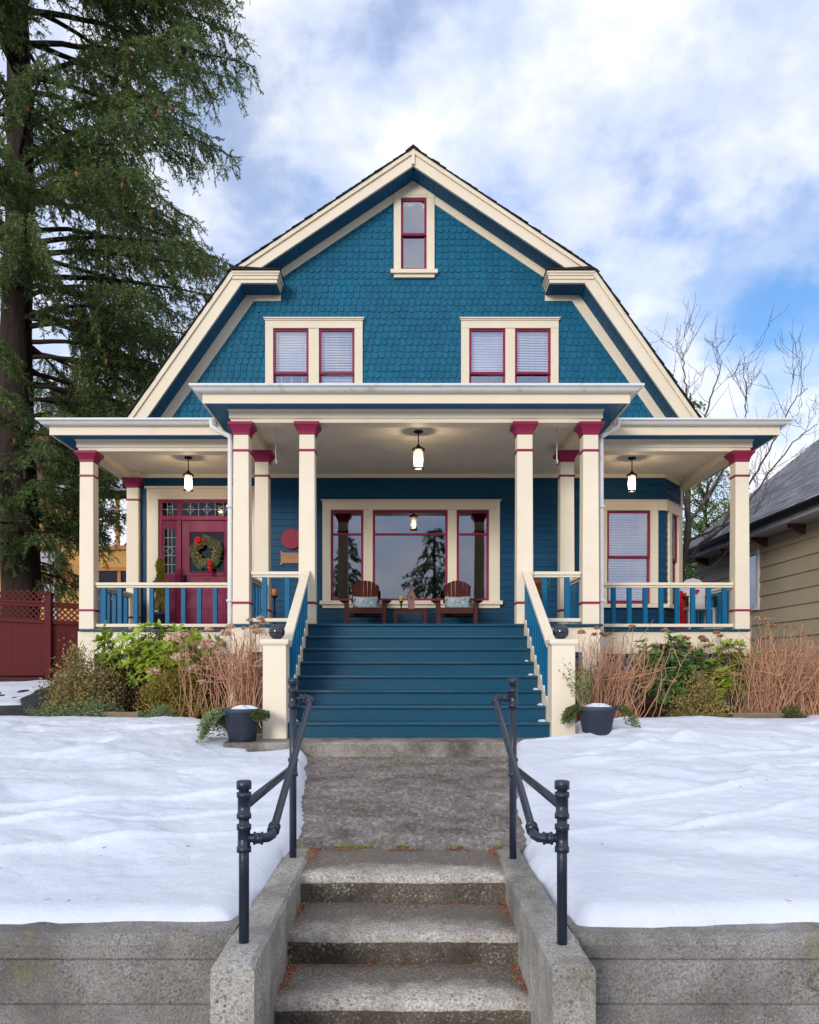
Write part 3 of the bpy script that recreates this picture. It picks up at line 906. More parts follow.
# ---- front stairs ------------------------------------------------------------
SW = 1.445
mb = MB()
for k in range(8):
    z1 = FZ - .17 * k; y = 10.625 - .27 * k
    mb.box(AX - SW, AX + SW, y, y + .025, z1 - .17, z1 - .037)
st = mb.build('front_stairs', M['stair'], house)
for k in range(1, 8):
    z = FZ - .17 * k; y = 10.625 - .27 * k
    for j, (a, b) in enumerate(((0, .142), (.147, .30))):
        mb = MB(); mb.box(AX - SW, AX + SW, y - .035 + a, y - .035 + b, z - .036, z + random.uniform(-.002, .002))
        mb.build('tread', M['tread'], st, bevel=.012)
for sg in (-1, 1):
    # closed stringer, level pieces at the top, balusters, sloping hand rail
    x = AX + sg * 1.487
    ya, yb = 10.66, 8.86
    f = lambda y: FZ + .09 - (10.60 - y) * .630
    mb = MB()
    poly = [(ya, f(ya)), (yb, f(yb)), (yb, -.86), (ya, -.86)]
    mb.prism(poly, x - .035, x + .035, 'x')
    mb.build('stringer', M['cream'], house, bevel=.006)
    g = lambda y: 1.27 - (10.66 - y) * .562
    mb = MB()
    mb.beam((x, 10.70, g(10.70)), (x, 8.83, g(8.83)), .115, .05)
    mb.beam((x, 10.70, g(10.70) - .045), (x, 8.83, g(8.83) - .045), .06, .04)
    o = mb.build('stair_railing', M['cream'], house, bevel=.007)
    for y in np.arange(9.04, 10.6, .19):
        mb = MB(); mb.box(x - .033, x + .033, y - .033, y + .033, f(y) - .05, g(y) - .05)
        mb.build('baluster', M['baluster'], o, bevel=.004)
    nx = AX + sg * 1.578
    mb = MB(); mb.sqlathe(nx, 8.75, [(.131, GZ - .02), (.127, .245)])
    o = mb.build('newel_post', M['cream'], house, bevel=.008)
    mb = MB(); mb.sqlathe(nx, 8.75, [(.13, .235), (.150, .25), (.156, .27), (.156, .300), (.12, .306)])
    mb.build('newel_cap', M['cream'], o, bevel=.006)
for sg, side in ((-1, 'left'), (1, 'right')):
    mb = MB(); mb.ball((AX + sg * 1.571, 8.75, .306 + .082), .088, 24, 16)
    mb.build('gazing_ball', M['ball'], None, True, label=f'dark glossy ball on the newel post at the {side} foot of the blue stairs', cat='garden ball', group='balls on the stair posts')

# ---- downspouts -------------------------------------------------------------
for sg in (-1, 1):
    x0 = AX + sg * 2.86; x1 = AX + sg * 2.565
    mb = MB()
    mb.tube([(x0 + sg * .12, 11.55, 3.62), (x0 + sg * .10, 11.52, 3.50), (x0, 11.40, 3.42), (x1 + sg * .01, 10.98, 3.20), (x1, 10.93, 3.10), (x1, 10.92, 1.2), (x1, 10.92, -.72)], .036, 8)
    for zz in (2.2, .9):
        mb.box(x1 - .042, x1 + .042, 10.87, 10.97, zz, zz + .03)
    mb.build('downspout', M['white'], house, True)

# ---- windows and the door ------------------------------------------------------
ID = lambda x, o, z: (x, WY + o, z)
def window(tf, casing, sashes, cap=0, sill=None, meet=None, screens=False, bl=None, gl='glass', bm_='blind'):
    """casing (x0,x1,z0,z1); sashes [(x0,x1,z0,z1)], meet = meeting rail height; bl = [(sash index, z0, z1, tilt)]"""
    x0, x1, z0, z1 = casing
    S = sorted(sashes)
    mb = MB(tf)
    a, b = -.052, .06
    mb.box(x0, S[0][0], a, b, z0, z1)
    mb.box(S[-1][1], x1, a, b, z0, z1)
    for p, q in zip(S[:-1], S[1:]):
        mb.box(p[1], q[0], a + .006, b, z0, z1)
    top = S[0][3]
    mb.box(x0 - .001, x1 + .001, a - .006, b, top, z1 + .001)
    if cap:
        mb.box(x0 - .012, x1 + .012, a - .022, .0, z1 + .0015, z1 + cap * .5)
        mb.box(x0 - .028, x1 + .028, a - .042, .0, z1 + cap * .5, z1 + cap)
    if sill:
        mb.box(x0 - sill, x1 + sill, a - .055, .05, z0 - .07, z0 - .0005)
        mb.box(x0, x1, a - .012, 0, z0 - .13, z0 - .071)
    w = mb.build('window', M['cream'], house, bevel=.004)
    for i, (s0, s1, t0, t1) in enumerate(S):
        fw = .042
        mb = MB(tf)
        zm = meet if meet else None
        if zm:   # upper sash in front, lower sash behind
            mb.box(s0, s0 + fw, -.018, .02, zm - .02, t1); mb.box(s1 - fw, s1, -.018, .02, zm - .02, t1)
            mb.box(s0 + fw, s1 - fw, -.018, .02, t1 - fw, t1); mb.box(s0 + fw, s1 - fw, -.02, .02, zm - .022, zm + .022)
            mb.box(s0 + .004, s0 + fw, .021, .05, t0, zm - .021); mb.box(s1 - fw, s1 - .004, .021, .05, t0, zm - .021)
            mb.box(s0 + fw, s1 - fw, .021, .05, t0, t0 + fw * 1.5)
        else:
            mb.box(s0, s0 + fw, -.015, .03, t0, t1); mb.box(s1 - fw, s1, -.015, .03, t0, t1)
            mb.box(s0 + fw, s1 - fw, -.015, .03, t1 - fw, t1); mb.box(s0 + fw, s1 - fw, -.015, .03, t0, t0 + fw)
        mb.build('sash', M['rasp'], w, bevel=.004)
        if zm:
            mb = MB(tf); mb.box(s0 + fw, s1 - fw, .001, .005, zm + .02, t1 - fw); mb.build('pane', M['glass'], w)
            mb = MB(tf); mb.box(s0 + fw, s1 - fw, .034, .038, t0 + fw, zm - .02); mb.build('pane', M['glass'], w)
        else:
            mb = MB(tf); mb.box(s0 + fw, s1 - fw, .006, .010, t0 + fw, t1 - fw); mb.build('pane', M[gl], w)
        if bl:
            for (j, b0, b1, tilt) in bl:
                if j != i: continue
                mb = MB(tf)
                zz = b0; rr2 = random.Random(i + int(b0 * 10) + int(s0 * 7)); sk = rr2.uniform(-.012, .012)
                while zz < b1:
                    hh = .044 * math.sin(tilt); yy = .046 * math.cos(tilt) / 2; jit = rr2.uniform(-.002, .002)
                    mb.add([(s0 + .03, .095 - yy, zz + jit), (s1 - .03, .095 - yy, zz + sk + rr2.uniform(-.003, .003)), (s1 - .03, .095 + yy, zz + sk + hh), (s0 + .03, .095 + yy, zz + hh)], [(0, 1, 2, 3)])
                    zz += .046
                for xx in (s0 + (s1 - s0) * .2, s0 + (s1 - s0) * .5, s1 - (s1 - s0) * .2):
                    mb.box(xx - .005, xx + .005, .070, .072, b0, b1)
                mb.box(s0 + .03, s1 - .03, .07, .11, b1, b1 + .04)
                mb.build('blind', M[bm_], w)
    return w
for (c0, c1, ss), bls in zip(UPW, ([(0, 5.23, 5.92, 1.2), (0, 4.55, 5.2, .45), (1, 4.55, 5.92, 1.0)], [(0, 5.21, 5.92, 1.3), (1, 5.23, 5.92, 1.1)])):
    window(ID, (c0, c1, 4.45, 6.115), [(a, b, 4.5, 5.984) for a, b in ss], cap=.05, sill=.04, meet=5.205, bl=bls)
# attic window with a peaked head running into the frieze, a lace valance behind the glass
w = window(ID, (-.163, .557, 7.005, 8.31), [(-.035, .418, 7.02, 8.29)], sill=.055, meet=7.66)
mb = MB(); mb.prism([(AX - .335, 8.312), (AX + .385, 8.312), (AX + .385, 8.335), (AX, 8.592), (AX - .335, 8.365)], WY - .053, WY)
mb.prism([(AX - .26, 8.33), (AX + .26, 8.33), (AX, 8.50)], WY - .063, WY - .054)
mb.build('window_head', M['cream'], w, bevel=.004)
mb = MB()
n = 28
top = [(-.0 + .38 * i / n, 8.26) for i in range(n + 1)]
bot = [(.38 * i / n, 8.175 + .055 * abs(math.cos(PI * 1.5 * i / n)) ** .6 - .05 * (abs(i / n - .5) > .42)) for i in range(n + 1)]
mb.add([(x, WY + .05, z) for x, z in top] + [(x, WY + .05, z) for x, z in bot], [(i, i + 1, n + 2 + i, n + 1 + i) for i in range(n)])
mb.build('lace_valance', M['lace'], w)
# big picture window of the porch
pw = window(ID, (-1.422, 1.711, 1.17, 2.925), [(-1.277, -.70, 1.17, 2.777), (-.535, .79, 1.17, 2.777), (.949, 1.52, 1.17, 2.777)], cap=.03, sill=.045, meet=None, gl='glassbig')
for (a, b) in ((-1.277, -.70), (-.535, .79), (.949, 1.52)):
    mb = MB(); mb.box(a + .042, b - .042, WY - .017, WY + .028, 2.333, 2.368); mb.build('transom_bar', M['rasp'], pw, bevel=.003)
# bay window, front face and the angled one
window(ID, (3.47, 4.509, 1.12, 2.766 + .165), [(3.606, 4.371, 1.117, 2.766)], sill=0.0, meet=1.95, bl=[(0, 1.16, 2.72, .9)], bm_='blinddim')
for tf_, bx_ in ((None, (4.511, RX + .012, WY - .056, WY, 2.768, 2.930)), (None, (3.45, RX + .02, WY - .075, WY, 2.931, 2.955)), (None, (3.47, RX + .03, WY - .10, WY, 1.045, 1.112)),
                 (ctf, (.0, CH - .075, -.056, 0, 2.768, 2.930)), (ctf, (-.02, CH - .06, -.075, 0, 2.931, 2.955)), (ctf, (-.02, CH - .07, -.10, 0, 1.045, 1.112))):
    mb = MB(tf_); mb.box(*bx_); mb.build('bay_trim', M['cream'], house, bevel=.004)
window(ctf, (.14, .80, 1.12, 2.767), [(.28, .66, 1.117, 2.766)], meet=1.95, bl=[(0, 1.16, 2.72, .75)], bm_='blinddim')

# entrance: casing, sidelights, transom, panelled door
mb = MB()
mb.box(-4.525, -4.325, WY - .055, WY + .06, FZ, 3.15); mb.box(-2.687, -2.553, WY - .055, WY + .06, FZ, 3.15)
mb.box(-4.526, -2.552, WY - .062, WY + .06, 2.961, 3.151); mb.box(-4.555, -2.525, WY - .09, WY, 3.1515, 3.19)
dc = mb.build('door_casing', M['cream'], house, bevel=.005)
mb = MB()
fx0, fx1 = -4.325, -2.687
D = WY
lx0, lx1 = -3.920, -3.025      # door leaf
mb.box(fx0, fx0 + .055, D - .02, D + .06, FZ, 2.961); mb.box(fx1 - .055, fx1, D - .02, D + .06, FZ, 2.961)
mb.box(fx0 + .055, fx1 - .055, D - .02, D + .06, 2.915, 2.961)
mb.box(fx0 + .055, fx1 - .055, D - .035, D + .06, 2.60, 2.675)
mb.box(lx0 - .075, lx0 - .004, D - .03, D + .06, FZ, 2.60); mb.box(lx1 + .004, lx1 + .075, D - .03, D + .06, FZ, 2.60)
mb.box(lx0 - .075, lx0, D - .02, D + .06, 2.675, 2.915)
dfm = mb.build('door_frame', M['rasp'], house, bevel=.004)
for (a, b) in ((fx0 + .055, lx0 - .075), (lx1 + .075, fx1 - .055)):
    mb = MB()
    mb.box(a, a + .035, D - .005, D + .05, FZ, 2.60); mb.box(b - .035, b, D - .005, D + .05, FZ, 2.60)
    mb.box(a + .035, b - .035, D - .005, D + .05, FZ, 1.66); mb.box(a + .035, b - .035, D - .005, D + .05, 2.45, 2.60)
    mb.build('sidelight', M['door'], dfm, bevel=.004)
def leaded(x0, x1, z0, z1, cols, rows, parent):
    mb = MB(); mb.box(x0, x1, D + .018, D + .022, z0, z1); mb.build('leaded_pane', M['glassdim'], parent)
    mb = MB()
    for i in range(cols + 1):
        x = x0 + (x1 - x0) * i / cols; mb.box(x - .004, x + .004, D + .010, D + .017, z0, z1)
    for j in range(rows + 1):
        z = z0 + (z1 - z0) * j / rows; mb.box(x0, x1, D + .0105, D + .0165, z - .004, z + .004)
    cx, cz = (x0 + x1) / 2, (z0 + z1) / 2
    for k in range(max(1, int((x1 - x0) / .25))):
        c = x0 + (x1 - x0) * (k + .5) / max(1, int((x1 - x0) / .25))
        h = min(.07, (z1 - z0) * .4)
        for (p, q) in (((c - h, cz), (c, cz + h)), ((c, cz + h), (c + h, cz)), ((c + h, cz), (c, cz - h)), ((c, cz - h), (c - h, cz))):
            mb.beam((p[0], D + .0135, p[1]), (q[0], D + .0135, q[1]), .0055, .008, up=(0, 1, 0))
    mb.build('lead_came', M['greytrim'], parent)
leaded(fx0 + .09, lx0 - .11, 1.66, 2.45, 3, 5, dfm)
leaded(lx1 + .11, fx1 - .09, 1.66, 2.45, 3, 5, dfm)
leaded(fx0 + .055, lx0 - .075, 2.675, 2.915, 3, 2, dfm)
leaded(lx0, fx1 - .055, 2.675, 2.915, 8, 2, dfm)
mb = MB()
gx0, gx1, gz0, gz1 = lx0 + .145, lx1 - .145, 1.665, 2.405
mb.box(lx0, gx0, D, D + .045, FZ + .01, 2.596); mb.box(gx1, lx1, D, D + .045, FZ + .01, 2.596)
mb.box(gx0, gx1, D, D + .045, gz1, 2.596); mb.box(gx0, gx1, D + .001, D + .044, FZ + .01, gz0)
mb.box(gx0 - .03, gx1 + .03, D - .025, D, gz0 - .05, gz0 - .005)
for (a, b, c, e) in ((gx0 - .02, gx1 + .02, gz0 + .001, gz0 + .02), (gx0 - .02, gx1 + .02, gz1 - .02, gz1 - .001)):
    mb.box(a, b, D - .012, D - .001, c, e)
for (a, b) in ((gx0 - .02, gx0 - .001), (gx1 + .001, gx1 + .02)):
    mb.box(a, b, D - .012, D - .001, gz0, gz1)
for k in range(3):   # three raised panels
    z0 = FZ + .16 + k * .285; mb.box(gx0 - .03, gx1 + .03, D - .014, D, z0, z0 + .235); mb.box(gx0 + .01, gx1 - .01, D - .022, D - .014, z0 + .04, z0 + .195)
door = mb.build('front_door', M['door'], house, bevel=.005)
mb = MB(); mb.box(gx0, gx1, D + .018, D + .022, gz0, gz1); mb.build('door_pane', M['glassdim'], door)
mb = MB(); mb.ball((lx0 + .06, D - .05, 1.52), .03, 12, 8); mb.tube([(lx0 + .06, D, 1.52), (lx0 + .06, D - .05, 1.52)], .012); mb.box(lx0 + .035, lx0 + .085, D - .008, D, 1.42, 1.62)
mb.build('door_knob', M['black'], door, True)
mb = MB(); mb.box(-3.53, -3.41, D - .010, D - .001, 1.525, 1.565)
mb.build('mail_slot', M['black'], door)
# a few framed boards by the wall corner
mb = MB(); mb.box(LX - .012, LX + .10, WY - .04, WY - .021, FZ, 3.34); mb.build('corner_board', M['siding'], house)
# ================================================================ THE GROUND
def sstep(a, b, x):
    t = np.clip((np.asarray(x, float) - a) / (b - a), 0, 1)
    return t * t * (3 - 2 * t)

def vnoise(x, y, seed=0):
    """smooth value noise on arrays"""
    r = np.random.default_rng(seed).random((64, 64))
    xi = np.floor(x).astype(int); yi = np.floor(y).astype(int)
    fx = x - xi; fy = y - yi
    fx = fx * fx * (3 - 2 * fx); fy = fy * fy * (3 - 2 * fy)
    g = lambda i, j: r[i % 64, j % 64]
    return (g(xi, yi) * (1 - fx) + g(xi + 1, yi) * fx) * (1 - fy) + (g(xi, yi + 1) * (1 - fx) + g(xi + 1, yi + 1) * fx) * fy - .5

def T(x, y):
    """height of the bare garden ground"""
    x = np.asarray(x, float); y = np.asarray(y, float)
    z = -1.115 + (.375) * sstep(3.2, 10.6, y) * .9 + .03 * np.clip((y - 3.3) / 7, 0, 1)
    z = z + .50 * sstep(10.3, 13.8, y) * sstep(-4.9, -5.8, x)
    z = z + .06 * np.exp(-((x - 2.7) ** 2 / 1.5 + (y - 8.9) ** 2 / 1.2))
    z = z - .11 * np.exp(-((x + 1.5) ** 2 / .9 + (y - 8.0) ** 2 / .5))
    z = z + .05 * sstep(5.3, 7, x) * sstep(8, 12, y)
    return z

mb = MB(); mb.add([(-300, -300, -1.60), (300, -300, -1.60), (300, 300, -1.60), (-300, 300, -1.60)], [(0, 1, 2, 3)])
mb.build('ground', M['asphalt'], kind='structure')
mb = MB(); mb.box(-30, 30, .2, 3.16, -1.58, -1.545)
mb.build('sidewalk', M['walk'], kind='structure', bevel=.01)
xs = np.concatenate([np.linspace(-30, -9, 15), np.linspace(-8.7, 8.7, 90), np.linspace(9, 30, 15)])
ys = np.concatenate([np.linspace(3.36, 15, 80), np.linspace(15.5, 45, 30)])
X, Y = np.meshgrid(xs, ys)
Z = T(X, Y) - .02 + .05 * vnoise(X * 3, Y * 3, 4) + .02 * vnoise(X * 9, Y * 9, 5) - .6 * ((np.abs(X - .1) < 1.3) & (Y < 8.9) & (Y > 4.4)) - .5 * ((np.abs(X) < .85) & (Y < 4.5))
nx, ny = len(xs), len(ys)
idx = np.arange(nx * ny).reshape(ny, nx)
Fg = np.stack([idx[:-1, :-1], idx[:-1, 1:], idx[1:, 1:], idx[1:, :-1]], -1).reshape(-1, 4)
tag(raw_mesh('garden_soil', np.stack([X, Y, Z], -1).reshape(-1, 3), Fg, M['soil'], smooth=True), kind='structure')

# walkway, slab at the stairs, side path
def slab_sheet(name, x0, x1, y0, y1, zf, mat, depth=.25, nxx=30, nyy=60, amp=.006):
    xs = np.linspace(x0, x1, nxx); ys = np.linspace(y0, y1, nyy)
    X, Y = np.meshgrid(xs, ys)
    Z = zf(X, Y) + amp * vnoise(X * 7, Y * 7, 9) + amp * vnoise(X * 2.1, Y * 2.1, 8)
    vs = np.stack([X, Y, Z], -1).reshape(-1, 3).tolist()
    idx = np.arange(nxx * nyy).reshape(nyy, nxx)
    fs = np.stack([idx[:-1, :-1], idx[:-1, 1:], idx[1:, 1:], idx[1:, :-1]], -1).reshape(-1, 4).tolist()
    ring = list(idx[0, :]) + list(idx[1:, -1]) + list(idx[-1, :-1][::-1]) + list(idx[1:-1, 0][::-1])
    k = len(vs)
    for i in ring: vs.append((vs[i][0], vs[i][1], vs[i][2] - depth))
    n = len(ring)
    for i in range(n): fs.append((ring[(i + 1) % n], ring[i], k + i, k + (i + 1) % n))
    return tag(mesh_from(name, vs, fs, mat), kind='structure')
slab_sheet('walkway', -1.14, 1.22, 4.605, 8.26, lambda X, Y: -1.062 + .132 * (Y - 4.6) / 3.6, M['walk'])
mb = MB(); mb.box(-1.87, 2.28, 8.19, 9.3, -1.1, -.782)
mb.build('path_slab', M['slab'], kind='structure', bevel=.018)
xs = np.linspace(-9.5, -4.7, 50); ys = np.linspace(9.0, 13.6, 50)
X, Y = np.meshgrid(xs, ys); Z = T(X, Y) + .045 + .01 * vnoise(X * 4, Y * 4, 2)
idx = np.arange(2500).reshape(50, 50)
tag(raw_mesh('side_path', np.stack([X, Y, Z], -1).reshape(-1, 3), np.stack([idx[:-1, :-1], idx[:-1, 1:], idx[1:, 1:], idx[1:, :-1]], -1).reshape(-1, 4), M['asphalt'], smooth=True), kind='structure')

# snow: a lying sheet with rounded, ragged edges
SNOW = []
def snow_sheet(x0, x1, y0, y1, step, dist, thick, seed, name='snow'):
    xs = np.arange(x0, x1 + step, step); ys = np.arange(y0, y1 + step, step)
    X, Y = np.meshgrid(xs, ys)
    d = dist(X, Y)
    d = d + .09 * vnoise(X * 1.9, Y * 1.9, seed) + .030 * vnoise(X * 4.3, Y * 4.3, seed + 1) + .006 * vnoise(X * 11, Y * 11, seed + 2)
    d = np.where(Y < 3.22, -1, d)
    t = np.clip(d / .13, 0, 1)
    h = thick * np.sqrt(np.clip(1 - (1 - t) ** 2, 0, 1))
    deep = sstep(0, .8, d)
    b = .10 * vnoise(X * .8 + 3, Y * 1.3, seed + 3) + .055 * vnoise(X * 1.9, Y * 3.4 + X * .8, seed + 4) + .022 * vnoise(X * 4.4, Y * 5.4, seed + 5) + .012 * vnoise(X * 12, Y * 13, seed + 6) + .007 * vnoise(X * 26, Y * 27, seed + 8)
    rg = np.random.default_rng(seed)
    for _ in range(46):   # melt hollows and old prints
        hx, hy, hr = rg.uniform(x0, x1), rg.uniform(y0 + .4, y1), rg.uniform(.05, .17)
        b = b - rg.uniform(.012, .04) * np.exp(-(((X - hx) / hr) ** 2 + ((Y - hy) / (hr * 1.4)) ** 2) ** 1.5)
    rid = vnoise(X * .55 + 9, Y * 1.5 - X * .5, seed + 7)
    b = b + .05 * np.exp(-(rid / .05) ** 2) * .6
    Z = T(X, Y) + h + b * (.25 + .75 * deep) * (d > 0)
    Z = np.where(d < -.02, T(X, Y) - .10, Z)
    SNOW.append((xs, ys, Z, d))
    idx = np.arange(X.size).reshape(X.shape)
    F = np.stack([idx[:-1, :-1], idx[:-1, 1:], idx[1:, 1:], idx[1:, :-1]], -1).reshape(-1, 4)
    keep = (d.ravel()[F] > -.045).any(1)
    F = F[keep]
    used = np.unique(F); re = np.full(X.size, -1); re[used] = np.arange(len(used))
    V = np.stack([X, Y, Z], -1).reshape(-1, 3)[used]
    return tag(raw_mesh(name, V, re[F], M['snow'], smooth=True), kind='structure')

def pl(xs, ys):
    return lambda t: np.interp(t, xs, ys)
eL = pl([3.2, 3.4, 4.2, 4.9, 6.2, 8.1, 8.35, 9.0, 9.6, 10.4], [-.70, -.70, -.66, -.63, -.80, -1.02, -1.75, -1.98, -2.2, -2.9])
bL = pl([-12, -6, -5.2, -4.6, -3.8, -3.0, -2.6, -2.2, -1.8, -1.6], [9.9, 10.35, 10.45, 10.6, 10.42, 10.3, 10.15, 9.9, 8.8, 8.2])
dL = lambda X, Y: np.minimum(np.minimum(eL(Y) - X, Y - 3.30), bL(X) - Y)
snow_sheet(-9.5, -.4, 3.15, 10.9, .022, dL, .095, 20)
eR = pl([3.2, 3.6, 4.6, 6, 8.1, 8.4, 8.6, 9.2], [.73, .69, .70, .92, 1.15, 1.75, 1.95, 2.0])
bR = pl([1.5, 1.9, 2.3, 3.0, 3.6, 4.1, 4.3, 5.2, 5.5, 6.2, 9], [8.4, 9.2, 9.9, 10.15, 10.25, 10.15, 10.05, 10.15, 11.2, 12.5, 13.5])
dR = lambda X, Y: np.minimum(np.minimum(X - eR(Y), Y - 3.28), bR(X) - Y)
snow_sheet(.4, 9.5, 3.15, 13.6, .025, dR, .10, 40)
dF = lambda X, Y: .55 - np.sqrt(((X + 6.9) / 1.6) ** 2 + ((Y - 12.4) / 1.0) ** 2) * .55 + .35 * vnoise(X * 2.5, Y * 2.5, 77)
snow_sheet(-9.3, -5.2, 11.3, 13.5, .04, dF, .06, 60)
dG = lambda X, Y: .20 - np.hypot((X + 2.75) * .55, (Y - 10.45) * 1.6) * .55 + .2 * vnoise(X * 5, Y * 5, 7)
snow_sheet(-3.7, -1.9, 9.9, 10.9, .03, dG, .06, 64)

# ---- concrete steps with cheek walls, retaining walls -----------------------------
steps = empty('concrete_steps', (0, 3.6, -1.545), 'weathered concrete garden steps between two low cheek walls, leading up from the sidewalk', 'steps')
def step_block(name, x0, x1, y0, y1, z0, z1, mats, lip):
    """a step: lighter worn top, mossy riser with shade painted in, rounded uneven nosing"""
    r = random.Random(int(y0 * 100))
    n = 40
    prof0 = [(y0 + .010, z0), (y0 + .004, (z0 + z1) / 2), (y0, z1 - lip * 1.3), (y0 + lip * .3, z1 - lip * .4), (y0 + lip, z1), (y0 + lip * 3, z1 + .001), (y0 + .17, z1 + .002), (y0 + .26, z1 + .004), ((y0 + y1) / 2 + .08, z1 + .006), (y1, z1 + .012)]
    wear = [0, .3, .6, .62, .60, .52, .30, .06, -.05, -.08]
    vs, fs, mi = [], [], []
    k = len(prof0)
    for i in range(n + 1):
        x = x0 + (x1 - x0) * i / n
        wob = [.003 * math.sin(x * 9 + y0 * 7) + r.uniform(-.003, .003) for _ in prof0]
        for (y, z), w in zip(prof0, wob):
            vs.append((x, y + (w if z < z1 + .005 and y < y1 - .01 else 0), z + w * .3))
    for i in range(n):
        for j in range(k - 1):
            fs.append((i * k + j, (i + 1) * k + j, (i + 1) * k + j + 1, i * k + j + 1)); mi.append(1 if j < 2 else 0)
    o = mesh_from(name, vs, fs, mats, steps, True, mi)
    at_ = o.data.attributes.new('worn', 'FLOAT', 'POINT')
    for i_, d_ in enumerate(at_.data): d_.value = wear[i_ % k] - .25 * max(0, abs((i_ // k) / n - .5) * 2 - .75) / .25
    return o
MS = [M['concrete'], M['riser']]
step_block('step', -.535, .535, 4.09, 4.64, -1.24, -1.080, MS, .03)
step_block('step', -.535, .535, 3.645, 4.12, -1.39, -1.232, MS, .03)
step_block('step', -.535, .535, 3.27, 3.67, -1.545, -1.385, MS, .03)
for sg in (-1, 1):
    a, b = sorted((sg * .532, sg * .685))
    rr = random.Random(sg + 5)
    n = 24; vs = []; fs = []
    ys = np.linspace(2.81, 4.62, n + 1)
    sec = lambda z: [(a, -1.6), (a, z - .02), (a + .016, z - .003), ((a + b) / 2, z), (b - .016, z - .003), (b, z - .02), (b, -1.6)]
    for y in ys:
        z = -1.058 + rr.uniform(-.004, .004)
        for (x, zz) in sec(z): vs.append((x + rr.uniform(-.003, .003), y, zz))
    k = 7
    for i in range(n):
        for j in range(k - 1): fs.append((i * k + j, i * k + j + 1, (i + 1) * k + j + 1, (i + 1) * k + j))
    fs.append(tuple(range(k))); fs.append(tuple(n * k + j for j in range(k))[::-1])
    o = mesh_from('cheek_wall', vs, fs, M['cheek'], steps)
for sg, side in ((-1, 'left'), (1, 'right')):
    o = empty('retaining_wall', (sg * 5, 3.2, -1.545), f'low board-marked concrete retaining wall holding the snowy lawn {side} of the steps', 'retaining wall', 'retaining walls beside the steps')
    xs = np.linspace(.688, 14, 160) * sg
    rr = random.Random(8 + sg)
    prof = [(3.176, -1.6), (3.176, -1.36), (3.185, -1.357), (3.185, -1.352), (3.172, -1.348), (3.172, -1.178), (3.182, -1.175), (3.182, -1.170), (3.168, -1.166), (3.168, -1.115), (3.178, -1.088), (3.20, -1.076), (3.28, -1.073), (3.42, -1.075), (3.42, -1.6)]
    vs, fs = [], []
    k = len(prof)
    for x in xs:
        w = rr.uniform(-.004, .004)
        for j, (y, z) in enumerate(prof): vs.append((x, y + w * (j in (9, 10, 11)), z + (w + rr.uniform(-.004, .004)) * (j in (10, 11, 12))))
    for i in range(len(xs) - 1):
        for j in range(k - 1):
            q = (i * k + j, (i + 1) * k + j, (i + 1) * k + j + 1, i * k + j + 1)
            fs.append(q if sg > 0 else q[::-1])
    fs.append(tuple(range(k)) if sg < 0 else tuple(range(k))[::-1])
    mesh_from('wall_face', vs, fs, M['retain'], o)
# little heaps of snow left on the right ends of the stair treads
vs, fs = [], []
r_ = random.Random(12)
for k, (x, wd) in ((3, (1.49, .05)), (4, (1.50, .06)), (5, (1.52, .08)), (6, (1.53, .07)), (7, (1.50, .09)), (7, (-1.17, .06))):
    zb, yb = .58 - .17 * k, 10.625 - .27 * k + .16
    q = len(vs); nn = 14
    wd *= .6; x += .07 if x > 0 else -.04
    vs.append((x, yb, zb + .022))
    for ring, hh in ((.55, .017), (1.0, -.002)):
        for i in range(nn):
            a = 2 * PI * i / nn; rr2 = ring * r_.uniform(.8, 1.15)
            vs.append((min(x + wd * rr2 * math.cos(a), 1.61), yb + .10 * rr2 * math.sin(a), zb + hh))
    for i in range(nn):
        fs.append((q, q + 1 + i, q + 1 + (i + 1) % nn)); fs.append((q + 1 + i, q + 1 + nn + i, q + 1 + nn + (i + 1) % nn, q + 1 + (i + 1) % nn))
tag(mesh_from('snow', vs, fs, M['snow'], None, True), kind='stuff')
# fallen orange needles in the step corners; moss along the walkway edge
P, D, S = [], [], []
for (y0, z) in ((4.09, -1.232), (3.645, -1.385), (4.61, -1.066)):
    for k in range(420):
        e = random.random()
        if e < .55:
            x = random.uniform(-.53, .53); y = y0 - abs(random.gauss(0, .012)) - .004; 
            if vnoise(np.array([x * 6]), np.array([y0 * 9]), 3)[0] < -.05: continue
        else:
            x = random.choice((-1, 1)) * (.53 - abs(random.gauss(0, .018))); y = y0 - random.uniform(0, .36) * random.random() ** .5
        P.append((x, y, z + .006 + random.random() * .008)); D.append((random.gauss(0, 1), random.gauss(0, 1), random.gauss(0, .25))); S.append((0, 0, 1))
for k in range(420):
    P.append((random.uniform(-.9, .9), random.uniform(4.65, 8.1), 0)); P[-1] = (P[-1][0], P[-1][1], -1.062 + .132 * (P[-1][1] - 4.6) / 3.6 + .008); D.append((random.gauss(0, 1), random.gauss(0, 1), .05)); S.append((0, 0, 1))
for (xs_, ys_, Z_, d_), num in zip(SNOW[:2], (420, 300)):   # needles and bits of twig blown onto the snow
    for k in range(num):
        i = random.randrange(len(ys_)); j = random.randrange(len(xs_))
        if d_[i, j] < .08 or vnoise(np.array([xs_[j] * 1.5]), np.array([ys_[i] * 1.5]), 21)[0] < -.12: continue
        P.append((xs_[j], ys_[i], Z_[i, j] + .004)); D.append((random.gauss(0, 1), random.gauss(0, 1), .05)); S.append((0, 0, 1))
P, D, S = map(lambda a: np.array(a, float), (P, D, S))
V, F = leaf_arrays(P, D, np.cross(D, S) + .01, RNG.uniform(.012, .032, len(P)), RNG.uniform(.003, .008, len(P)))
tag(raw_mesh('fallen_leaves', V, F, M['litter']), kind='stuff')
P = []
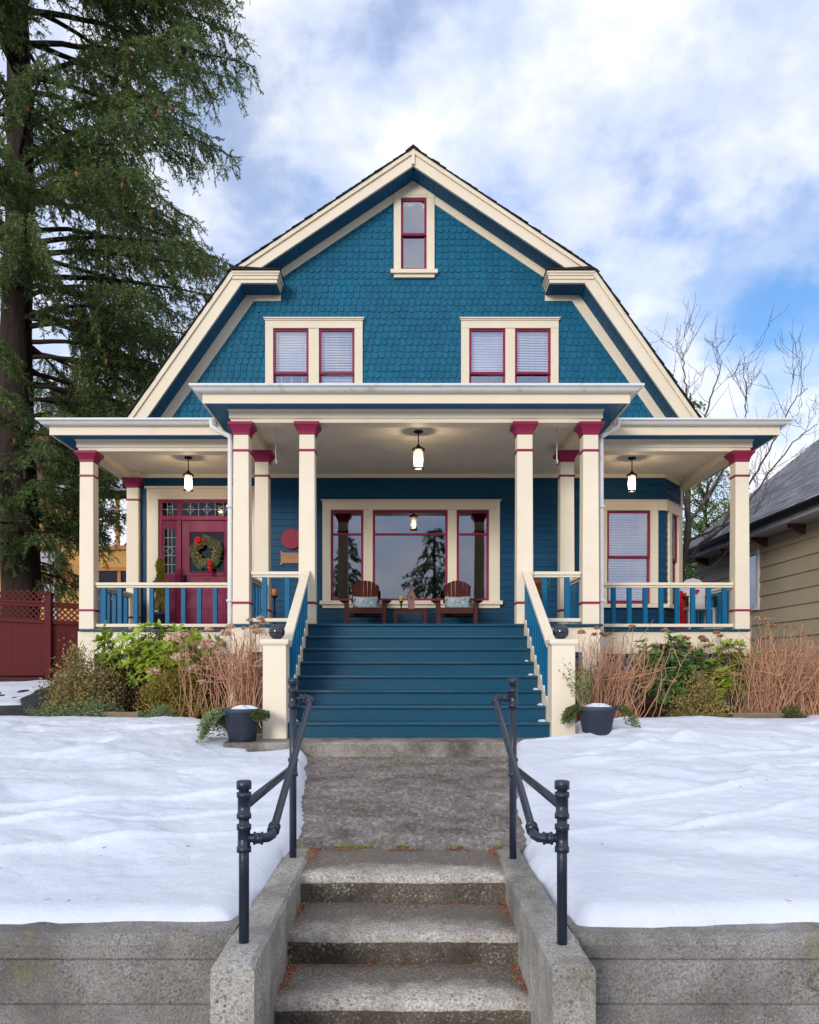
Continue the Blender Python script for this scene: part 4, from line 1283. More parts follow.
for k in range(5200):
    if random.random() < .55:
        x = random.uniform(-.62, .62); y = 4.62 + abs(random.gauss(0, .02)); z = -1.060
        if vnoise(np.array([x * 9]), np.array([2.2]), 13)[0] < .2: continue
    else:
        x = random.uniform(-.9, 1.1); y = 8.17 - abs(random.gauss(0, .35)); z = -1.062 + .132 * (y - 4.6) / 3.6 + .006
        if vnoise(np.array([x * 5]), np.array([y * 4]), 14)[0] < .24: continue
    P.append((x, y, z))
P = np.array(P); D = RNG.normal(size=P.shape) * .5 + np.array([0, 0, 1.0])
V, F = needle_arrays(P, D, RNG.uniform(.006, .015, len(P)), RNG.uniform(.004, .009, len(P)), RNG)
tag(raw_mesh('moss', V, F, M['moss']), kind='stuff')

# ---- pipe handrails -------------------------------------------------------------------
for sg, side in ((-1, 'left'), (1, 'right')):
    h = empty('handrail', (sg * .61, 3.7, -1.058), f'dark grey pipe handrail standing on the {side} cheek wall of the concrete steps', 'handrail', 'pipe handrails on the garden steps')
    x = sg * .61
    def collar(mb, c, d, r, l):
        c = Vector(c); d = Vector(d).normalized()
        mb.tube([c - d * l / 2, c - d * l * .32, c - d * l * .3, c + d * l * .3, c + d * l * .32, c + d * l / 2], [r + .004, r + .004, r, r, r + .004, r + .004], 14)
    for y, zt in ((3.03, -.435), (4.38, -.062)):
        mb = MB(); mb.tube([(x, y, -1.10), (x, y, zt - .02)],   .0200, 16)
        o = mb.build('post', M['metal'], h, True)
        mb = MB()
        mb.tube([(x, y, zt - .035), (x, y, zt - .033), (x, y, zt - .004), (x, y, zt)], [.022, .029, .029, .024], 14)
        mb.build('cap', M['metal'], o, True)
        zs = ((-.530 if y < 4 else -.555, .100), (-.656 if y < 4 else -.172, .105))
        for zc, l in zs:
            mb = MB(); collar(mb, (x, y, zc), (0, 0, 1), .0243, l); mb.build('collar', M['metal'], o, True)
    xi = x - sg * .100
    pts = [(x, 4.38, -.175), (x - sg * .06, 4.38, -.173), (xi + sg * .012, 4.372, -.172), (xi, 4.355, -.180), (xi, 4.32, -.195)]
    pts += [(xi, 3.115, -.640), (xi, 3.075, -.653), (xi + sg * .012, 3.045, -.657), (x - sg * .06, 3.03, -.657), (x, 3.03, -.655)]
    mb = MB(); mb.tube(pts, [.017, .017, .019, .019, .0165, .0165, .019, .019, .017, .017], 14)
    mb.build('hand_bar', M['metal'], h, True)
    for c, d in (((xi, 4.335, -.19), (0, -1, -.38)), ((xi, 3.12, -.638), (0, -1, -.38)), ((x - sg * .055, 3.03, -.657), (1, 0, 0)), ((x - sg * .055, 4.38, -.173), (1, 0, 0))):
        mb = MB(); collar(mb, c, d, .021, .035); mb.build('elbow_fitting', M['metal'], h, True)
    mb = MB(); mb.tube([(x, 3.03, -.535), (x, 4.38, -.555)], .0185, 14); mb.build('lower_bar', M['metal'], h, True)

# ================================================================ THINGS ON THE PORCH
def adirondack():
    c = empty('adirondack_chair', (0, 0, 0))
    mb = MB()
    for k in range(7):
        u = (k - 3) / 3
        x = u * .165; xt = u * .205; w = .053; wt = .064
        arc = lambda q: .90 - .105 * (q / .24) ** 2
        mb.add([(x - w / 2, .10, .27), (x + w / 2, .10, .27), (xt + wt / 2, .40, arc(xt + wt / 2)), (xt, .40, arc(xt) + .006), (xt - wt / 2, .40, arc(xt - wt / 2)),
                (x - w / 2, .12, .26), (x + w / 2, .12, .26), (xt + wt / 2, .42, arc(xt + wt / 2) - .01), (xt, .42, arc(xt) - .004), (xt - wt / 2, .42, arc(xt - wt / 2) - .01)],
               [(0, 1, 2, 3, 4), (9, 8, 7, 6, 5), (0, 5, 6, 1), (1, 6, 7, 2), (2, 7, 8, 3), (3, 8, 9, 4), (4, 9, 5, 0)])
    mb.box(-.24, .24, .245, .265, .50, .56)
    mb.build('backrest', M['chair'], c)
    mb = MB()
    for k in range(5):
        y = -.30 + k * .10
        mb.beam((-.27, y, .375 - k * .028), (.27, y, .375 - k * .028), .085, .02)
    mb.box(-.27, .27, -.362, -.342, .285, .385)
    mb.build('seat', M['chair'], c, bevel=.004)
    for sg in (-1, 1):
        mb = MB(); mb.box(sg * .30 - .035, sg * .30 + .035, -.345, -.315, 0, .485); mb.build('leg', M['chair'], c, bevel=.004)
        mb = MB(); mb.beam((sg * .285, -.33, .30), (sg * .285, .50, .03), .022, .11); mb.build('leg', M['chair'], c, bevel=.004)
        mb = MB(); mb.prism([(sg * .27, -.40), (sg * .415, -.39), (sg * .42, -.30), (sg * .36, .30), (sg * .29, .30), (sg * .27, -.1)] if sg > 0 else [(sg * .27, -.1), (sg * .29, .30), (sg * .36, .30), (sg * .42, -.30), (sg * .415, -.39), (sg * .27, -.40)], .486, .508, 'z')
        mb.prism([(-.31, .33), (-.27, .485), (-.31, .485)], sg * .335 - .012, sg * .335 + .012, 'x')
        mb.build('arm', M['chair'], c, bevel=.004)
    return c
def copy_tree(o, parent=None):
    c = o.copy(); COL.objects.link(c)
    if parent: c.parent = parent
    for ch in list(o.children): copy_tree(ch, c)
    return c
c1 = adirondack(); c2 = copy_tree(c1)
c1.location = (-.625, 13.15, FZ); c1.rotation_euler = (0, 0, R(3)); c2.location = (.90, 13.15, FZ); c2.rotation_euler = (0, 0, R(-4))
tag(c1, 'red-brown slatted garden armchair under the left end of the big porch window', 'armchair', 'wooden armchairs on the porch')
tag(c2, 'red-brown slatted garden armchair under the right end of the big porch window', 'armchair', 'wooden armchairs on the porch')
def cushion(c, rz, label):
    n, m = 18, 10
    vs, fs = [], []
    for side in (1, -1):
        for j in range(m + 1):
            for i in range(n + 1):
                u = 2 * i / n - 1; v = 2 * j / m - 1
                th = .055 * ((1 - u ** 4) * (1 - v ** 4)) ** .5
                pin = 1 - .06 * (1 - abs(v)) * 0
                vs.append((u * .205 * (1 - .05 * (1 - u * u) * abs(v)), -side * th, v * .115 * (1 - .10 * (1 - v * v) * 0 - .08 * (1 - abs(u)) * abs(v))))
    k = (n + 1) * (m + 1)
    for s in (0, 1):
        for j in range(m):
            for i in range(n):
                q = (s * k + j * (n + 1) + i, s * k + j * (n + 1) + i + 1, s * k + (j + 1) * (n + 1) + i + 1, s * k + (j + 1) * (n + 1) + i)
                fs.append(q if s == 0 else q[::-1])
    o = mesh_from('cushion', vs, fs, M['floral'], None, True)
    o.location = c; o.rotation_euler = (R(-14), 0, R(rz))
    tag(o, label, 'cushion', 'floral cushions on the armchairs')
cushion((-.625, 13.16, FZ + .485), 3, 'blue, white and red floral cushion in the armchair left of the birdhouse')
cushion((.905, 13.16, FZ + .485), -4, 'blue, white and red floral cushion in the armchair right of the birdhouse')
t = empty('side_table', (.12, 13.0, FZ), 'small red-brown slatted porch table between the two armchairs', 'table')
mb = MB()
for k in range(4): mb.box(-.18, .42, 12.84 + k * .09, 12.92 + k * .09, FZ + .345, FZ + .365)
mb.build('table_top', M['chair'], t, bevel=.003)
for sx in (-.12, .36):
    for yy in (12.87, 13.15):
        mb = MB(); mb.box(sx - .025, sx + .025, yy - .02, yy + .02, FZ, FZ + .344); mb.build('leg', M['chair'], t, bevel=.003)
mb = MB(); mb.box(-.10, .34, 12.855, 12.875, FZ + .28, FZ + .343); mb.build('apron', M['chair'], t)
b = empty('birdhouse', (.135, 12.97, FZ + .365), 'narrow weathered pink-grey birdhouse with a steep roof on the porch table', 'birdhouse')
z0 = FZ + .367; bx = .135
mb = MB(); mb.prism([(bx - .055, z0), (bx + .055, z0), (bx + .055, z0 + .20), (bx, z0 + .345), (bx - .055, z0 + .20)], 12.92, 13.03); mb.build('body', M['birdwood'], b, bevel=.003)
mb = MB()
for sg in (-1, 1): mb.beam((bx + sg * .003, 12.975, z0 + .375), (bx + sg * .085, 12.975, z0 + .165), .15, .014, up=(0, 1, 0)) if False else mb.prism([(bx, z0 + .385), (bx + sg * .085, z0 + .165), (bx + sg * .070, z0 + .16), (bx, z0 + .352)] if sg > 0 else [(bx, z0 + .352), (bx - .070, z0 + .16), (bx - .085, z0 + .165), (bx, z0 + .385)], 12.90, 13.05)
mb.build('roof', M['birdwood'], b)
mb = MB(); mb.tube([(bx, 12.9195, z0 + .19), (bx, 12.921, z0 + .19)], .018, 14); mb.build('entry_hole', M['black'], b)
mb = MB(); mb.tube([(bx, 12.92, z0 + .155), (bx, 12.885, z0 + .155)], .005, 8); mb.build('perch', M['black'], b)
cd = empty('candle_holder', (-.03, 12.95, FZ + .365), 'small black candle holder with a yellow candle, left of the birdhouse', 'candle holder')
mb = MB(); mb.lathe(-.03, 12.95, [(.03, z0), (.03, z0 + .01), (.012, z0 + .02), (.012, z0 + .05), (.02, z0 + .07), (.014, z0 + .10), (.036, z0 + .125), (.036, z0 + .132)], 14); mb.build('stem', M['black'], cd, True)
mb = MB(); mb.lathe(-.03, 12.95, [(.032, z0 + .132), (.032, z0 + .215), (.028, z0 + .222), (.004, z0 + .216)], 16); mb.build('candle', M['wax'], cd, True)

def lantern(x, y, zb, h, r, label):
    o = empty('hanging_lantern', (x, y, 3.42), label, 'lantern', 'black lanterns hanging from the porch ceiling')
    mb = MB()
    mb.lathe(x, y, [(.065, 3.418), (.065, 3.40), (.03, 3.385), (.012, 3.38)], 20)
    mb.tube([(x, y, 3.385), (x, y, zb + h + .05)], .008, 8)
    mb.build('stem', M['black'], o, True)
    mb = MB(); mb.lathe(x, y, [(.006, zb + h + .065), (.02, zb + h + .055), (.03, zb + h + .03), (r * 1.05, zb + h + .005), (r * 1.25, zb + h - .012), (r * 1.25, zb + h - .022), (r * .8, zb + h - .022)], 20); mb.build('hood', M['black'], o, True)
    mb = MB()
    if True:
        n_ = 20; pr = [(r * .80, zb + .02), (r * .84, zb + h * .5), (r * .80, zb + h - .02)]
        mb.add([(x + a_ * math.cos(2 * PI * i / n_), y + a_ * math.sin(2 * PI * i / n_), b_) for a_, b_ in pr for i in range(n_)], [(k_ * n_ + i, k_ * n_ + (i + 1) % n_, (k_ + 1) * n_ + (i + 1) % n_, (k_ + 1) * n_ + i) for k_ in range(2) for i in range(n_)])
    mb.build('lamp_glass', M['lamp'], o, True)
    mb = MB()
    n_ = 20; pr = [(r * .78, zb), (r * 1.05, zb), (r * 1.05, zb + .02), (r * .78, zb + .02)]
    mb.add([(x + a_ * math.cos(2 * PI * i / n_), y + a_ * math.sin(2 * PI * i / n_), b_) for a_, b_ in pr for i in range(n_)], [(k_ * n_ + i, k_ * n_ + (i + 1) % n_, ((k_ + 1) % 4) * n_ + (i + 1) % n_, ((k_ + 1) % 4) * n_ + i) for k_ in range(4) for i in range(n_)])
    for k in range(4):
        a = PI / 4 + k * PI / 2; cx, cy = x + r * .95 * math.cos(a), y + r * .95 * math.sin(a)
        mb.tube([(cx, cy, zb + .01), (cx, cy, zb + h - .015)], .0065, 6)
    mb.build('cage', M['black'], o)
    l = bpy.data.lights.new('porch_fill_light', 'POINT'); l.energy = 13; l.color = (1, .80, .56); l.shadow_soft_size = .03  # added fill light for the porch ceiling; the lanterns themselves are unlit
    lo = bpy.data.objects.new('porch_fill_light', l); COL.objects.link(lo); lo.location = (x, y, zb + h * .42)
lantern((188.3 - VX) * 12.87 / FPX, 12.87, 2.865, .275, .072, 'black lantern hanging from the porch ceiling in front of the raspberry front door')
lantern((418.4 - VX) * 11.45 / FPX, 11.45, 2.865, .30, .078, 'black lantern hanging from the porch ceiling above the stairs')
lantern((632 - VX) * 12.9 / FPX, 12.9, 2.865, .275, .072, 'black lantern hanging from the porch ceiling in front of the bay window')
for x, s in ((-1.82, 'left'), (2.20, 'right')):
    mb = MB(); mb.tube([(x, 11.3, 3.42), (x, 11.3, 2.98), (x + .012, 11.3, 2.95), (x + .018, 11.3, 2.93), (x + .006, 11.3, 2.915), (x - .008, 11.3, 2.925)], .008, 8)
    mb.ball((x, 11.3, 2.955), .016, 10, 6); mb.lathe(x, 11.3, [(.02, 3.419), (.02, 3.405), (.008, 3.40)], 12)
    mb.build('ceiling_hook', M['white'], None, True, label=f'thin silver plant hook hanging from the porch ceiling above the {s} of the stairs', cat='hook', group='plant hooks under the porch ceiling')
mb = MB(); n = 40
mb.tube([(-1.967, 13.975, 2.264), (-1.967, 13.945, 2.264), (-1.967, 13.938, 2.264)], [.182, .182, .172], 40)
mb.build('wall_disc', M['disc'], None, label='round dusty-red disc hung on the blue wall above the wooden plaque', cat='wall disc')
mb = MB(); mb.prism([(-2.17, 1.81), (-2.15, 1.79), (-2.12, 1.83), (-1.76, 1.83), (-1.73, 1.79), (-1.71, 1.81), (-1.72, 1.85), (-1.72, 2.00), (-1.71, 2.04), (-1.73, 2.06), (-1.76, 2.02), (-2.12, 2.02), (-2.15, 2.06), (-2.17, 2.04), (-2.16, 2.00), (-2.16, 1.85)], 13.945, 13.975)
mb.build('wall_plaque', M['plaque'], None, bevel=.006, label='tan wooden plaque on the blue wall below the round red disc', cat='plaque')
o = empty('candle_stand', (-2.115, 13.0, FZ), 'thin black iron stand holding an orange candle on the porch beside the stairs', 'candle stand')
x, y = -2.115, 13.0
mb = MB(); mb.lathe(x, y, [(.09, FZ), (.09, FZ + .015), (.015, FZ + .03), (.014, FZ + .30), (.03, FZ + .32), (.014, FZ + .34), (.014, FZ + .54), (.055, FZ + .58), (.055, FZ + .592)], 14); mb.build('stem', M['black'], o, True)
mb = MB(); mb.lathe(x, y, [(.043, FZ + .592), (.045, FZ + .69), (.038, FZ + .70), (.01, FZ + .69)], 16); mb.build('candle', M['orange'], o, True)
o = empty('terracotta_pot', (1.98, 11.6, FZ), 'terracotta flower pot on a thin black stand behind the right stair rail', 'flower pot')
x, y = 1.985, 11.6
mb = MB(); mb.lathe(x, y, [(.055, 1.02), (.085, 1.20), (.085, 1.205), (.112, 1.205), (.115, 1.275), (.10, 1.275), (.09, 1.25), (.02, 1.25)], 24); mb.build('pot', M['terracotta'], o, True)
mb = MB()
for k in range(3):
    a = k * 2.1; mb.tube([(x + .12 * math.cos(a), y + .12 * math.sin(a), FZ), (x + .05 * math.cos(a), y + .05 * math.sin(a), 1.0)], .008, 6)
mb.lathe(x, y, [(.075, 1.0), (.075, 1.018)], 16); mb.build('stand', M['black'], o)
n = 90; a = RNG.uniform(0, 2 * PI, n); rr_ = RNG.uniform(.02, .16, n)
P = np.stack([x + .02 + rr_ * np.cos(a), y + .04 + rr_ * np.sin(a), 1.30 - rr_ * 1.6 * RNG.uniform(0, 1, n)], 1)
D = np.stack([np.cos(a), np.sin(a), -RNG.uniform(.2, 1, n)], 1)
V, F = leaf_arrays(P, D, RNG.normal(size=P.shape), RNG.uniform(.04, .09, n), RNG.uniform(.02, .035, n))
raw_mesh('foliage', V, F, M['rhodo_dark'], o)
# topiary in a dark pot by the door
o = empty('topiary', (-4.13, 13.45, FZ), 'small spiral-clipped evergreen in a dark pot beside the front door', 'potted shrub')
x, y = -4.13, 13.45
mb = MB(); mb.lathe(x, y, [(.11, FZ), (.15, FZ + .30), (.165, FZ + .30), (.165, FZ + .345), (.14, FZ + .345), (.13, FZ + .32), (.02, FZ + .32)], 22); mb.build('pot', M['pot'], o, True)
n = 5200
h = RNG.uniform(0, 1, n) ** .9; rad = (.145 * (1 - h ** 2.2 * .75)) * (0.72 + .28 * np.sin(h * 16)) * RNG.uniform(.55, 1.08, n); a = RNG.uniform(0, 2 * PI, n)
P = np.stack([x + rad * np.cos(a), y + rad * np.sin(a), FZ + .38 + h * .88], 1)
D = np.stack([np.cos(a), np.sin(a), RNG.uniform(.3, 1.4, n)], 1) + RNG.normal(size=P.shape) * .35
V, F = needle_arrays(P, D, RNG.uniform(.025, .05, n), RNG.uniform(.010, .016, n), RNG)
raw_mesh('foliage', V, F, M['olive'], o)
mb = MB(); mb.tube([(x, y, FZ + .3), (x, y, FZ + 1.1)], [.018, .006], 8); mb.build('stem', M['twig'], o, True)
# grey painted chair with a heart, red cloth hung over it
cx, cy = 4.93, 13.25
o = empty('garden_chair', (cx, cy, FZ), 'pale grey wooden chair with a small red heart on its back, behind railings', 'chair')
mb = MB(); mb.prism([(cx - .20, FZ + .40), (cx + .20, FZ + .40), (cx + .21, FZ + .80), (cx + .12, FZ + .90), (cx, FZ + .93), (cx - .12, FZ + .90), (cx - .21, FZ + .80)], cy + .17, cy + .20); mb.build('backrest', M['greypaint'], o, bevel=.006)
mb = MB(); mb.box(cx - .22, cx + .22, cy - .22, cy + .165, FZ + .37, FZ + .40); mb.build('seat', M['greypaint'], o, bevel=.006)
for sx in (-.2, .2):
    for sy in (-.2, .15):
        mb = MB(); mb.box(cx + sx - .02, cx + sx + .02, cy + sy - .02, cy + sy + .02, FZ, FZ + .368); mb.build('leg', M['greypaint'], o)
    mb = MB(); mb.beam((cx + sx * 1.15, cy - .22, FZ + .58), (cx + sx * 1.1, cy + .17, FZ + .60), .05, .025); mb.box(cx + sx * 1.15 - .02, cx + sx * 1.15 + .02, cy - .2, cy - .16, FZ + .41, FZ + .565); mb.build('arm', M['black'], o)
hp = []
for k in range(24):
    t_ = 2 * PI * k / 24; hp.append((cx + .05 + .0034 * 16 * math.sin(t_) ** 3, FZ + .70 + .0034 * (13 * math.cos(t_) - 5 * math.cos(2 * t_) - 2 * math.cos(3 * t_) - math.cos(4 * t_))))
mb = MB(); mb.prism(hp, cy + .162, cy + .1695); mb.build('heart', M['redcloth'], o)
vs, fs = [], []
for i in range(13):
    for j in range(15):
        u = i / 12; v = j / 14
        vs.append((cx - .34 + .17 * u + .012 * math.sin(v * 5), cy + .02 + .028 * math.sin(u * 14 + v * 2), FZ + .04 + .64 * v - .02 * math.sin(u * 9)))
for i in range(12):
    for j in range(14): fs.append((i * 15 + j, (i + 1) * 15 + j, (i + 1) * 15 + j + 1, i * 15 + j + 1))
cl = mesh_from('blanket', vs, fs, M['redcloth'], None, True); cl.modifiers.new('thick', 'SOLIDIFY').thickness = .014
tag(cl, 'red blanket hanging beside the pale grey chair behind the right railing', 'blanket')

# wreath with red bows
wx, wy, wz = -3.468, 13.95, 2.015
o = empty('wreath', (wx, wy, wz), 'round fir wreath with red ribbon bows hung on the front door glass', 'wreath')
n = 5200
a = RNG.uniform(0, 2 * PI, n); q = RNG.uniform(0, 2 * PI, n); rr_ = .068 * np.sqrt(RNG.uniform(0, 1, n))
Rm = .185 + .02 * np.sin(a * 5)
P = np.stack([wx + (Rm + rr_ * np.cos(q)) * np.cos(a), wy - .035 + rr_ * np.sin(q) * .6, wz + (Rm + rr_ * np.cos(q)) * np.sin(a)], 1)
D = np.stack([np.cos(a) * .7 - np.sin(a) * .8, -RNG.uniform(.1, .9, n), np.sin(a) * .7 + np.cos(a) * .8], 1) + RNG.normal(size=P.shape) * .45
V, F = needle_arrays(P, D, RNG.uniform(.04, .105, n), RNG.uniform(.010, .018, n), RNG)
raw_mesh('greenery', V, F, M['juniper'], o)
n = 260; a = RNG.uniform(0, 2 * PI, n)
P = np.stack([wx + (.185 + RNG.normal(0, .03, n)) * np.cos(a), np.full(n, wy - .085), wz + (.185 + RNG.normal(0, .03, n)) * np.sin(a)], 1)
V, F = leaf_arrays(P, RNG.normal(size=P.shape), RNG.normal(size=P.shape), RNG.uniform(.025, .05, n), RNG.uniform(.015, .03, n))
raw_mesh('dried_sprigs', V, F, M['petal_brown'], o)
def bow(cx, cz, s, tail):
    mb = MB()
    for k in range(6):
        a = k * PI / 3 + .3; d = Vector((math.cos(a), -.35, math.sin(a)))
        c = Vector((cx, wy - .10, cz)) + d * s * .55
        mb.ball(c, s * .52, 10, 6, (.85, .5, .8))
    for dx in (-.5, .4):
        p0 = Vector((cx, wy - .10, cz)); p1 = p0 + Vector((dx * s, .02, -tail))
        mb.beam(p0, p1, s * .55, .006, up=(0, 1, 0))
    mb.build('bow', M['ribbon'], o, True)
bow(wx - .13, wz + .215, .062, .12); bow(wx + .085, wz - .19, .052, .19)
bow(wx - .03, wz + .20, .03, .02)

# ---- planters at the stair foot --------------------------------------------------------------
def cedar(parent, mat, c, n_sprays, spread, length, seed, dirs=None):
    rng = np.random.default_rng(seed); Ps, Ds, tp, tr = [], [], [], []
    for k in range(n_sprays):
        a = rng.uniform(0, 2 * PI) if dirs is None else dirs[k % len(dirs)] + rng.normal(0, .35)
        L = length * rng.uniform(.6, 1.2); el = rng.uniform(.15, .9)
        t = np.linspace(0, 1, 14)[:, None]
        d = np.array([math.cos(a), math.sin(a), 0])
        path = np.array(c) + d * spread * .4 + d * L * t + np.array([0, 0, 1]) * (L * el * t - L * (1.35) * t ** 2)
        tp.append(path); tr.append(np.linspace(.005, .0015, 14))
        s = np.cross(d, [0, 0, 1])
        for sg in (-1, 1):
            for j in range(3, 14):
                m = 7
                base = path[j]; dd = d * .7 + s * sg * .9 + np.array([0, 0, -.35])
                tt = np.linspace(.1, 1, m)[:, None] * .075 * (1.1 - j / 20)
                Ps.append(base + dd * tt + rng.normal(0, .004, (m, 3))); Ds.append(np.tile(dd, (m, 1)) + rng.normal(0, .5, (m, 3)))
    P = np.concatenate(Ps); D = np.concatenate(Ds)
    V, F = leaf_arrays(P, D, rng.normal(size=P.shape), rng.uniform(.02, .04, len(P)), rng.uniform(.008, .014, len(P)))
    raw_mesh('greenery', V, F, mat, parent)
    V, F = tubes_arrays(tp, tr, 5); raw_mesh('sprig', V, F, M['twig'], parent)
for sg, (px, py, pz), lab in ((-1, (-1.70, 8.36, -.782), 'upright slate-grey plastic planter at the left newel post, standing on the concrete slab'), (1, (2.08, 8.48, -.765), 'slate-grey plastic planter at the right newel post, half sunk in the snow')):
    o = empty('planter', (px, py, pz), lab, 'planter', 'planters at the foot of the stairs')
    mb = MB(); h = .345
    mb.lathe(px, py, [(.140, pz), (.192, pz + h - .045), (.209, pz + h - .042), (.211, pz + h - .002), (.200, pz + h + .001), (.188, pz + h - .02), (.182, pz + h - .06), (.02, pz + h - .065)], 32)
    mb.build('pot', M['pot'], o, True)
    n, m = 24, 8
    vs, fs = [], []
    r_ = random.Random(3 + sg)
    for j in range(m + 1):
        for i in range(n):
            a = 2 * PI * i / n; t_ = j / m; rad = .175 * t_
            vs.append((px + .02 + rad * math.cos(a), py + rad * math.sin(a), pz + h - .045 + (.06 + .018 * math.sin(3 * a)) * math.sqrt(max(0, 1 - t_ ** 2.5)) + r_.uniform(-.004, .004)))
    for j in range(m):
        for i in range(n): fs.append((j * n + i, j * n + (i + 1) % n, (j + 1) * n + (i + 1) % n, (j + 1) * n + i))
    mesh_from('snow_cap', vs, fs, M['snow'], o, True)
    if sg < 0:
        g = empty('cedar_arrangement', (px, py, pz + h), 'grey-green cedar sprigs spilling over the rim of the left planter', 'greenery', 'evergreen sprigs in the planters')
        cedar(g, M['juniper'], (px - .07, py - .06, pz + h - .03), 30, .20, .27, 3, dirs=[PI * .85, PI * .95, PI * 1.05, PI * 1.12, PI * .7, PI * .6])
        g2 = empty('cedar_arrangement', (px, py, pz + h), 'small cedar tuft at the right rim of the left planter', 'greenery', 'evergreen sprigs in the planters')
        cedar(g2, M['cedar'], (px + .15, py - .05, pz + h - .03), 5, .06, .11, 4, dirs=[-.2, -.6, -1.1])
    else:
        g = empty('cedar_arrangement', (px, py, pz + h), 'tall cedar and berry sprigs at the left rim of the snow-sunk planter', 'greenery', 'evergreen sprigs in the planters')
        cedar(g, M['cedar'], (px - .15, py - .04, pz + h - .01), 12, .06, .16, 5, dirs=[PI * .9, PI, PI * 1.12, PI * .7])
        rng = np.random.default_rng(8); tp, tr = [], []
        for k in range(14):
            a = rng.uniform(0, 2 * PI); t_ = np.linspace(0, 1, 7)[:, None]; L = rng.uniform(.25, .5)
            tp.append(np.array([px - .15, py - .03, pz + h - .04]) + np.array([math.cos(a) * .35 - .2, math.sin(a) * .2, 1]) * L * t_ + rng.normal(0, .006, (7, 3))); tr.append(np.linspace(.004, .0015, 7))
        V, F = tubes_arrays(tp, tr, 5); raw_mesh('twig', V, F, M['stalk'], g)
        P = np.concatenate([p[2:] for p in tp]); P = np.repeat(P, 5, 0) + rng.normal(0, .02, (len(P) * 5, 3))
        V, F = leaf_arrays(P, rng.normal(size=P.shape), rng.normal(size=P.shape), rng.uniform(.02, .04, len(P)), rng.uniform(.012, .02, len(P))); raw_mesh('leaves', V, F, M['rhodo_dark'], g)
        g2 = empty('cedar_arrangement', (px, py, pz + h), 'drooping cedar fronds at the right rim of the snow-sunk planter', 'greenery', 'evergreen sprigs in the planters')
        cedar(g2, M['cedar'], (px + .15, py - .02, pz + h), 4, .06, .26, 6, dirs=[.15, -.1, .3])
# ================================================================ GARDEN PLANTS
def gz(x, y): return float(T(np.array([x]), np.array([y]))[0])

def rhododendron(px, py, y, w, h, tips, leaf, mat, label, seed, cat='shrub', sz=1.0):
    """whorls of long drooping leaves on a dome of stems"""
    rng = np.random.default_rng(seed)
    c = at(px, py, y); x0 = c.x; zb = gz(x0, y)
    o = empty('rhododendron', (x0, y, zb), label, cat)
    H = c.z - zb
    tp, tr, P, D, S = [], [], [], [], []
    for k in range(tips):
        a = rng.uniform(0, 2 * PI); u = math.sqrt(rng.uniform(0, 1)); v = rng.uniform(.12, 1) ** .75
        r = w * (u if rng.random() < .6 else 1) * (.6 + .4 * v)
        tip = np.array([x0 + r * math.cos(a), y + .55 * r * math.sin(a), zb + H * (.16 + .80 * (1 - u * u * .5) * v + rng.normal(0, .03))])
        tt = np.linspace(0, 1, 6)[:, None]
        base = np.array([x0 + rng.normal(0, .08), y + rng.normal(0, .05), zb])
        tp.append(base + (tip - base) * tt + np.array([0, 0, 1]) * np.sin(tt * PI) * -.06); tr.append(np.linspace(.010, .004, 6))
        out = unit((tip - np.array([x0, y + .1, zb + H * .2]))[None])[0]
        n = rng.integers(6, 11)
        for j in range(n):
            b = 2 * PI * j / n + rng.uniform(-.3, .3)
            s1 = unit(np.cross(out, [0.2, .1, 1.])[None])[0]; s2 = np.cross(out, s1)
            d = s1 * math.cos(b) + s2 * math.sin(b) + out * rng.uniform(.05, .7) + np.array([0, 0, -.28])
            P.append(tip); D.append(d); S.append(np.cross(d, out))
    P, D, S = map(np.array, (P, D, S)); n = len(P)
    V, F = leaf_arrays(P, D, S, leaf * rng.uniform(.6, 1.15, n), leaf * rng.uniform(.26, .38, n), -.22, .16)
    raw_mesh('foliage', V, F, mat, o)
    V, F = tubes_arrays(tp, tr, 5); raw_mesh('stem', V, F, M['twig'], o, True)
    return o

def fine_shrub(name, px, py, y, w, h, n, leaf, mat, label, seed, lobes=9, twigs=70, depth=.6, cat='shrub', asp=.5, group=None):
    """small-leaved bush: many twigs from the base, leaves along their outer halves"""
    rng = np.random.default_rng(seed)
    c = at(px, py, y); x0 = c.x; zb = gz(x0, y); H = c.z - zb if h is None else h
    o = empty(name, (x0, y, zb), label, cat, group)
    tp, tr, Ps, Ds = [], [], [], []
    per = max(4, n // twigs)
    for k in range(twigs):
        a = rng.uniform(0, 2 * PI); el = math.acos(rng.uniform(0.02, 1)); f = rng.uniform(.62, 1.08) * (.8 + .2 * math.sin(a * 3 + seed) + .12 * math.sin(5 * a + el * 4))
        tip = np.array([x0 + w * f * math.sin(el) * math.cos(a), y + depth * w * f * math.sin(el) * math.sin(a), zb + H * f * (math.cos(el) * .95 + .05)])
        base = np.array([x0 + rng.normal(0, w * .25), y + rng.normal(0, w * .12), zb])
        t = np.linspace(0, 1, 7)[:, None]
        path = base + (tip - base) * t + rng.normal(0, .012, (7, 3)) * t
        tp.append(path); tr.append(np.linspace(.006, .002, 7))
        s = rng.uniform(.35, 1.05, per) ** .7
        pts = base + (tip - base) * s[:, None] + rng.normal(0, .045 * w / .5, (per, 3))
        Ps.append(pts); Ds.append(np.tile(unit((tip - base)[None]), (per, 1)) + rng.normal(0, .8, (per, 3)))
    P = np.concatenate(Ps); D = np.concatenate(Ds); m = len(P)
    P[:, 2] = np.maximum(P[:, 2], zb + .01)
    V, F = leaf_arrays(P, D, rng.normal(size=P.shape), leaf * rng.uniform(.6, 1.3, m), leaf * asp * rng.uniform(.6, 1.2, m))
    raw_mesh('foliage', V, F, mat, o)
    V, F = tubes_arrays(tp, tr, 4); raw_mesh('stem', V, F, M['twig'], o, True)
    return o

